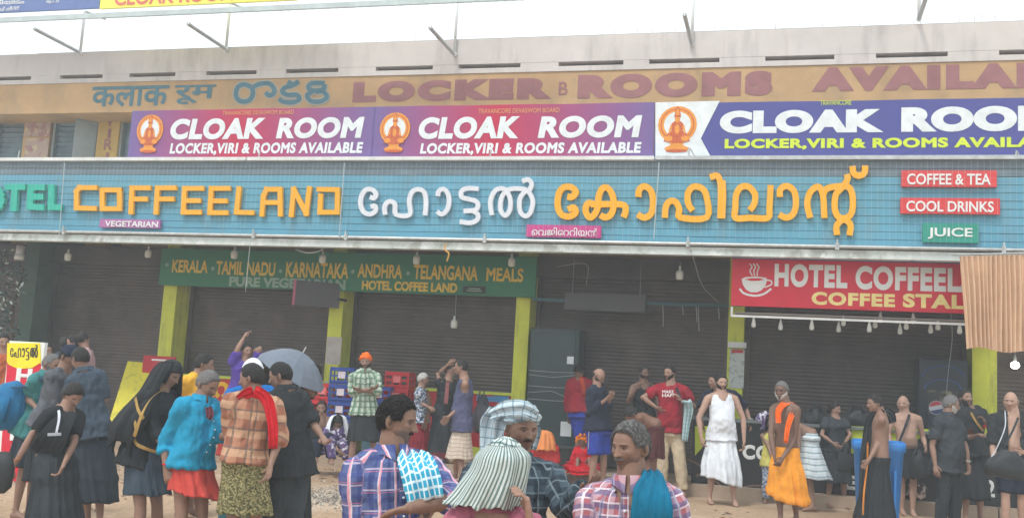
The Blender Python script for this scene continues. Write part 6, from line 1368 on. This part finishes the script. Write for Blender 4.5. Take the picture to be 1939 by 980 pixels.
ribbon(o,[o.PT(1292,762,.2),o.PT(1301,760,.26),o.PT(1304,775,.22),o.PT(1300,800,.18),o.PT(1296,835,.17)],[.06,.12,.13,.10,.08],tealtow,'towel',folds=2.5,amp=.012,label='pale teal striped towel hanging from his hand')
o=person('man with black cap behind the white vest man, watch on his wrist',15.0,(1352,722),(1366,742),(1366,800),yaw=-30,hy=-60,H=1.66,skin='mid',hair='short',gz_=.3,La=[(1412,770,-.1),(1421,800,.1)],Ra=[(1326,775,.0),(1330,800,.0)],feet=[(1378,-.1),(1360,-.1)],shw=1.15); garment(o,'shirt',navy,hem=-.2,sleeve=.9,e=.03); trousers(o,blk2)
MB().tube([o.PT(1421,792,.09)+np.array([.034*math.cos(q),.034*math.sin(q),0]) for q in np.linspace(0,6.28,13)],.008,6).build('wristwatch',galv,o.T,True)
o=person('bearded man in white vest and white gathered dhoti standing barefoot',13.95,(1366,724),(1366,747),(1366,818),yaw=0,hy=8,H=1.7,skin='light',hair='short',beard='black',gz_=.3,Ra=[(1323,790,.05),(1328,828,.12)],La=[(1408,792,.05),(1409,836,.12)],feet=[(1390,.12),(1343,0)],belly=.045,shw=1.12,curl=(40,45))
garment(o,'vest',whitec,hem=-.2,sleeve=0,tank=True,e=.02,wr=.016); skirt(o,'dhoti',whitec,top=-.02,hem=.3,w=.225,d=.17,pleat=.02,slant=-.07,split=-.12,npl=7,sway=(-.0,0))
o=person('grey haired man with white painted beard, orange scarf and saffron sarong',12.2,(1480,740),(1488,766),(1488,850),yaw=-48,hy=-38,hp=-3,H=1.66,skin='dark',hair='short',hc='salt',beard='white',La=[(1506,828,.1),(1482,866,.22)],Ra=[(1460,826,.05),(1466,862,.15)],feet=[(1508,-.05),(1478,.12)],curl=(40,40))
skirt(o,'saffron_sarong',saff,top=.05,hem=.28,w=.182,d=.17,pleat=.014,slant=-.06,npl=7,split=-.07)
ribbon(o,[o.PT(1474,800,.19),o.PT(1474,778,.16),o.PT(1486,764,.08),o.PT(1500,766,.03),o.PT(1500,780,.12),o.PT(1492,808,.2),o.PT(1488,838,.22)],[.06,.07,.08,.08,.07,.06,.05],orangec,'orange_scarf',folds=3,amp=.01)
MB().tube([o.PT(1466,737,.12),o.PT(1474,737,.13),o.PT(1484,737,.12)],.003,5).build('spectacles',black_m,o.T)
o=person('person in white and teal striped sarong bending down behind the saffron sarong man',13.8,(1492,812),(1498,806),(1534,824),yaw=-80,hy=-80,hp=-40,H=1.66,skin='brown',hair='short',gz_=.3,feet=[(1526,-.1),(1540,.1)]); skirt(o,'striped_sarong',strip2,top=.12,hem=.42,w=.25,d=.24,pleat=.006,slant=0,sway=(.06,0))
o=person('child in pale yellow vest half hidden behind the saffron sarong man',14.4,(1462,800),(1462,820),(1464,870),yaw=-20,hy=-20,H=1.35,skin='brown',hair='short',gz_=.3,Ra=[(1456,846,.1),(1460,862,.2)]); garment(o,'vest',yvest,hem=-.2,sleeve=0); trousers(o,cloth('pale_floral_trousers',None,build=blotch([C_(190,200,214),C_(90,110,150)],30,.5,.05)))
drape(o,[(o.head.c+(0,0,.13),.03,.03),(o.head.c+(0,0,.09),.10,.11),(o.head.c+(0,0,-.02),.13,.14),(o.head.c+(0,0,-.10),.15,.15)],floralp,.75,'floral_headcloth',yaw=-20,amp=.01,nf=6)
o=person('girl in short sleeved black dress standing barefoot with hands clasped',14.4,(1581,774),(1582,793),(1582,850),yaw=12,hy=38,H=1.46,skin='mid',hair='long',female=True,gz_=.3,Ra=[(1556,822,.08),(1577,838,.2)],La=[(1610,822,.05),(1598,840,.2)],feet=[(1598,.05),(1567,.05)]); garment(o,'dress_top',blk2,hem=-.05,sleeve=.55); skirt(o,'dress_skirt',blk2,top=.15,hem=.34,w=.21,d=.17,pleat=.012)
o=person('bare shouldered man in long black sarong facing left, cloth over one shoulder',12.5,(1656,764),(1672,784),(1666,868),yaw=-105,hy=-82,hp=-2,H=1.62,skin='brown',hair='short',Ra=[(1666,852,.18),(1640,880,.2)],La=[(1646,840,-.1),(1638,876,-.05)],feet=[(1640,-.1),(1672,.1)],shw=1.1)
skirt(o,'black_sarong',None,mats=[blk1,orb],border=.03,top=.04,hem=.03,w=.29,d=.24,pleat=.012,slant=-.0)
ribbon(o,[o.PT(1690,800,.02),o.PT(1684,784,.03),o.PT(1664,782,.02),o.PT(1650,800,-.02),o.PT(1644,840,-.02),o.PT(1640,880,0),o.PT(1638,940,.12)],[.10,.12,.14,.16,.16,.15,.15],blk1,'shoulder_cloth',folds=3,amp=.01)
ribbon(o,[o.PT(1643,836,.08),o.PT(1642,880,.1),o.PT(1636,930,.22),o.PT(1634,974,.24)],[.02]*4,orb,'orange_trim',folds=.5,amp=0,thick=.004)
o=person('bald old man, bare chest crossed by a bag strap, black short sarong',13.9,(1710,764),(1714,786),(1716,850),yaw=-8,hy=-32,H=1.64,skin='light',hair='fringe',hc='white',gz_=None,belly=.05,La=[(1748,828,.0),(1752,842,.1)],Ra=[(1682,820,0),(1690,850,.1)],feet=[(1728,.1),(1708,0)],shw=1.1); skirt(o,'short_sarong',blk1,top=.04,hem=.5,w=.2,d=.17)
ribbon(o,[o.PT(1722,784,.1),o.PT(1715,805,.17),o.PT(1706,828,.2),o.PT(1700,842,.19)],[.035]*4,blk2,'bag_strap',folds=.5,amp=0,thick=.005)
o=person('grey haired man in black half sleeve shirt and black trousers facing right',12.4,(1801,766),(1792,790),(1792,876),yaw=35,hy=72,hp=-4,H=1.66,skin='brown',hair='short',hc='salt',beard='white',Ra=[(1765,842,.08),(1771,880,.15)],La=[(1828,846,.0),(1833,878,.08)],feet=[(1806,0),(1778,.1)],belly=.05,shw=1.08); garment(o,'shirt',blk2,hem=-.18,sleeve=.75,collar=True,e=.022); trousers(o,blk1,e=.02)
MB().tube([o.PT(1832,872,.08)+np.array([.034*math.cos(q),.034*math.sin(q),0]) for q in np.linspace(0,6.28,13)],.008,6).build('wristwatch',galv,o.T,True)
o=person('bearded man in loose black wrap raising his palm with a red wristband',13.4,(1829,754),(1836,774),(1838,846),yaw=10,hy=8,hp=12,H=1.68,skin='brown',hair='short',beard='black',La=[(1880,822,.05),(1867,802,.2),(1858,786,.22)],Ra=[(1826,830,.1),(1846,824,.25)],feet=[(1856,0),(1828,0)],shw=1.1); garment(o,'wrap',blk1,hem=-.2,sleeve=.5,e=.03); skirt(o,'black_sarong',blk1,top=.08,hem=.3,w=.22,d=.18)
MB().tube([o.PT(1868,806,.19)+np.array([.034*math.cos(q),.034*math.sin(q),.01*math.sin(q)]) for q in np.linspace(0,6.28,13)],.012,6).build('red_wristband',cloth('red_thread',C_(200,40,40)),o.T,True)
ribbon(o,[o.PT(1838,780,.14),o.PT(1850,800,.18),o.PT(1862,815,.16)],[.03]*3,goldb,'gold_trim',folds=.5,amp=0,thick=.004); ribbon(o,[o.PT(1836,812,.26),o.PT(1838,822,.28)],[.08,.06],cloth('brown_pouch_leather',C_(120,74,50)),'pouch')
o=person('bald bespectacled man in open black robe with white piping, large black bag at waist',12.1,(1914,760),(1920,786),(1918,874),yaw=-22,hy=-36,H=1.72,skin='light',hair='fringe',hc='salt',belly=.06,La=[(1960,850,.05),(1934,856,.28)],Ra=[(1880,846,.02),(1884,880,.12)],feet=[(1936,0),(1904,.05)],shw=1.15); garment(o,'open_robe',blk1,hem=-.1,sleeve=.9,e=.03,front_open=True); trousers(o,navy,f1=.9,name='shorts',e=.03)
ribbon(o,[o.PT(1903,776,.14),o.PT(1903,808,.2),o.PT(1888,846,.2),o.PT(1876,866,.2)],[.012]*4,whiteb,'white_piping',folds=.5,amp=0,thick=.004); ribbon(o,[o.PT(1928,790,.16),o.PT(1916,818,.24),o.PT(1900,846,.25)],[.025]*3,blk2,'bag_strap',folds=.5,amp=0,thick=.005)
MB().tube([o.PT(1898,757,.12),o.PT(1908,757,.135),o.PT(1920,758,.12)],.003,5).build('spectacles',black_m,o.T)
bag(1908,882,at(1908,882,12.).y-.15,(.23,.1,.16),blkcloth,'large slouching black bag at the waist of the bespectacled man',seed=12,straps=False)
ribbon(None,[atd(1878,862,11.72),atd(1905,860,11.7),atd(1932,862,11.72)],[.02]*3,whiteb,'white_tape',folds=.5,amp=0,thick=.004,wdir=(0,0,1),parent=bpy.data.objects[[k.name for k in bpy.data.objects if k.name.startswith('bag')][-1]])
# seated ones on the walkway
o=person('person sitting under an orange cloth beside the black box, back turned',14.9,(1030,832),(1030,846),(1030,880),yaw=170,hy=160,hp=-20,H=1.5,skin='brown',hair='short',gz_=PZ-.1,knees=[(1018,872,-.3),(1042,872,-.3)],feet=[(1018,-.3),(1042,-.3)]); garment(o,'shirt',cloth('red_blouse',C_(190,50,50)),hem=-.1,sleeve=.8)
drape(o,[(o.head.c+(0,0,.14),.03,.03),(o.head.c+(0,0,.10),.11,.12),(o.head.c+(0,0,-.02),.16,.15),(o.head.c+(0,0,-.14),.19,.18)],cloth('tan_orange_cloth',C_(222,140,84)),.5,'tan_headcloth',yaw=170,amp=.012,nf=6); o.head.cap('orange_cap',o.T,orangec,lambda T,P:P+.5,.045,(.01,4))
o=person('small child in red with marigold flowers in the hair, sitting at the walkway edge',15.2,(1104,838),(1104,850),(1104,878),yaw=-10,hy=-15,H=1.1,skin='brown',hair='short',gz_=PZ,knees=[(1116,868,.2),(1094,868,.2)],feet=[(1118,.3),(1092,.3)]); garment(o,'red_dress',cloth('bright_red_dress',C_(206,28,44)),hem=-.2,sleeve=1.4); skirt(o,'red_skirt',MATS['bright_red_dress'],top=.1,hem=.05,w=.25,d=.25)
mb=MB(); c=o.head.c
for i in range(40): d=a3(rng.normal(size=3)); d/=np.linalg.norm(d); d[2]=abs(d[2]); mb.ell(c+d*.11+np.array([0,0,.02]),(.02,.02,.02),6,4)
mb.build('marigolds',cloth('marigold',C_(226,130,30)),o.T)['kind']='stuff'
# black bag dragged by the woman in the saree
c=atd(6,884,8.3); T=thing('shoulder_bag','black shoulder bag dangling from the saree woman hand at left edge','bag',c-Vector((0,0,.2)))
MB().tube([c+Vector((0,0,.12)),c,c-Vector((.02,0,.14)),c-Vector((.02,0,.2))],[(.06,.03),(.09,.05),(.10,.06),(.05,.04)],14,ref=RH).build('bag_body',blkcloth,T,True); MB().tube([atd(20,890,8.4),atd(12,866,8.35),c+Vector((0,0,.12))],.01,5).build('bag_strap',blkcloth,T,True)
# ------------------------------------------------------------------ misty air
hz=MB(); hz.box((0,40,4.5),(90,110,15)); hzm=bpy.data.materials.new('haze_air'); hzm.use_nodes=True; ho=hz.build('haze',hzm); tag(ho,'thin pale misty air filling the forecourt','haze',kind='stuff')
hm_=bpy.data.materials['haze_air']; hm_.use_nodes=True; n=hm_.node_tree; n.nodes.remove(n.nodes['Principled BSDF']); v=n.nodes.new('ShaderNodeVolumePrincipled'); v.inputs['Color'].default_value=(.93,.97,1,1); v.inputs['Density'].default_value=.007; v.inputs['Anisotropy'].default_value=.1; n.links.new(v.outputs[0],n.nodes['Material Output'].inputs['Volume'])
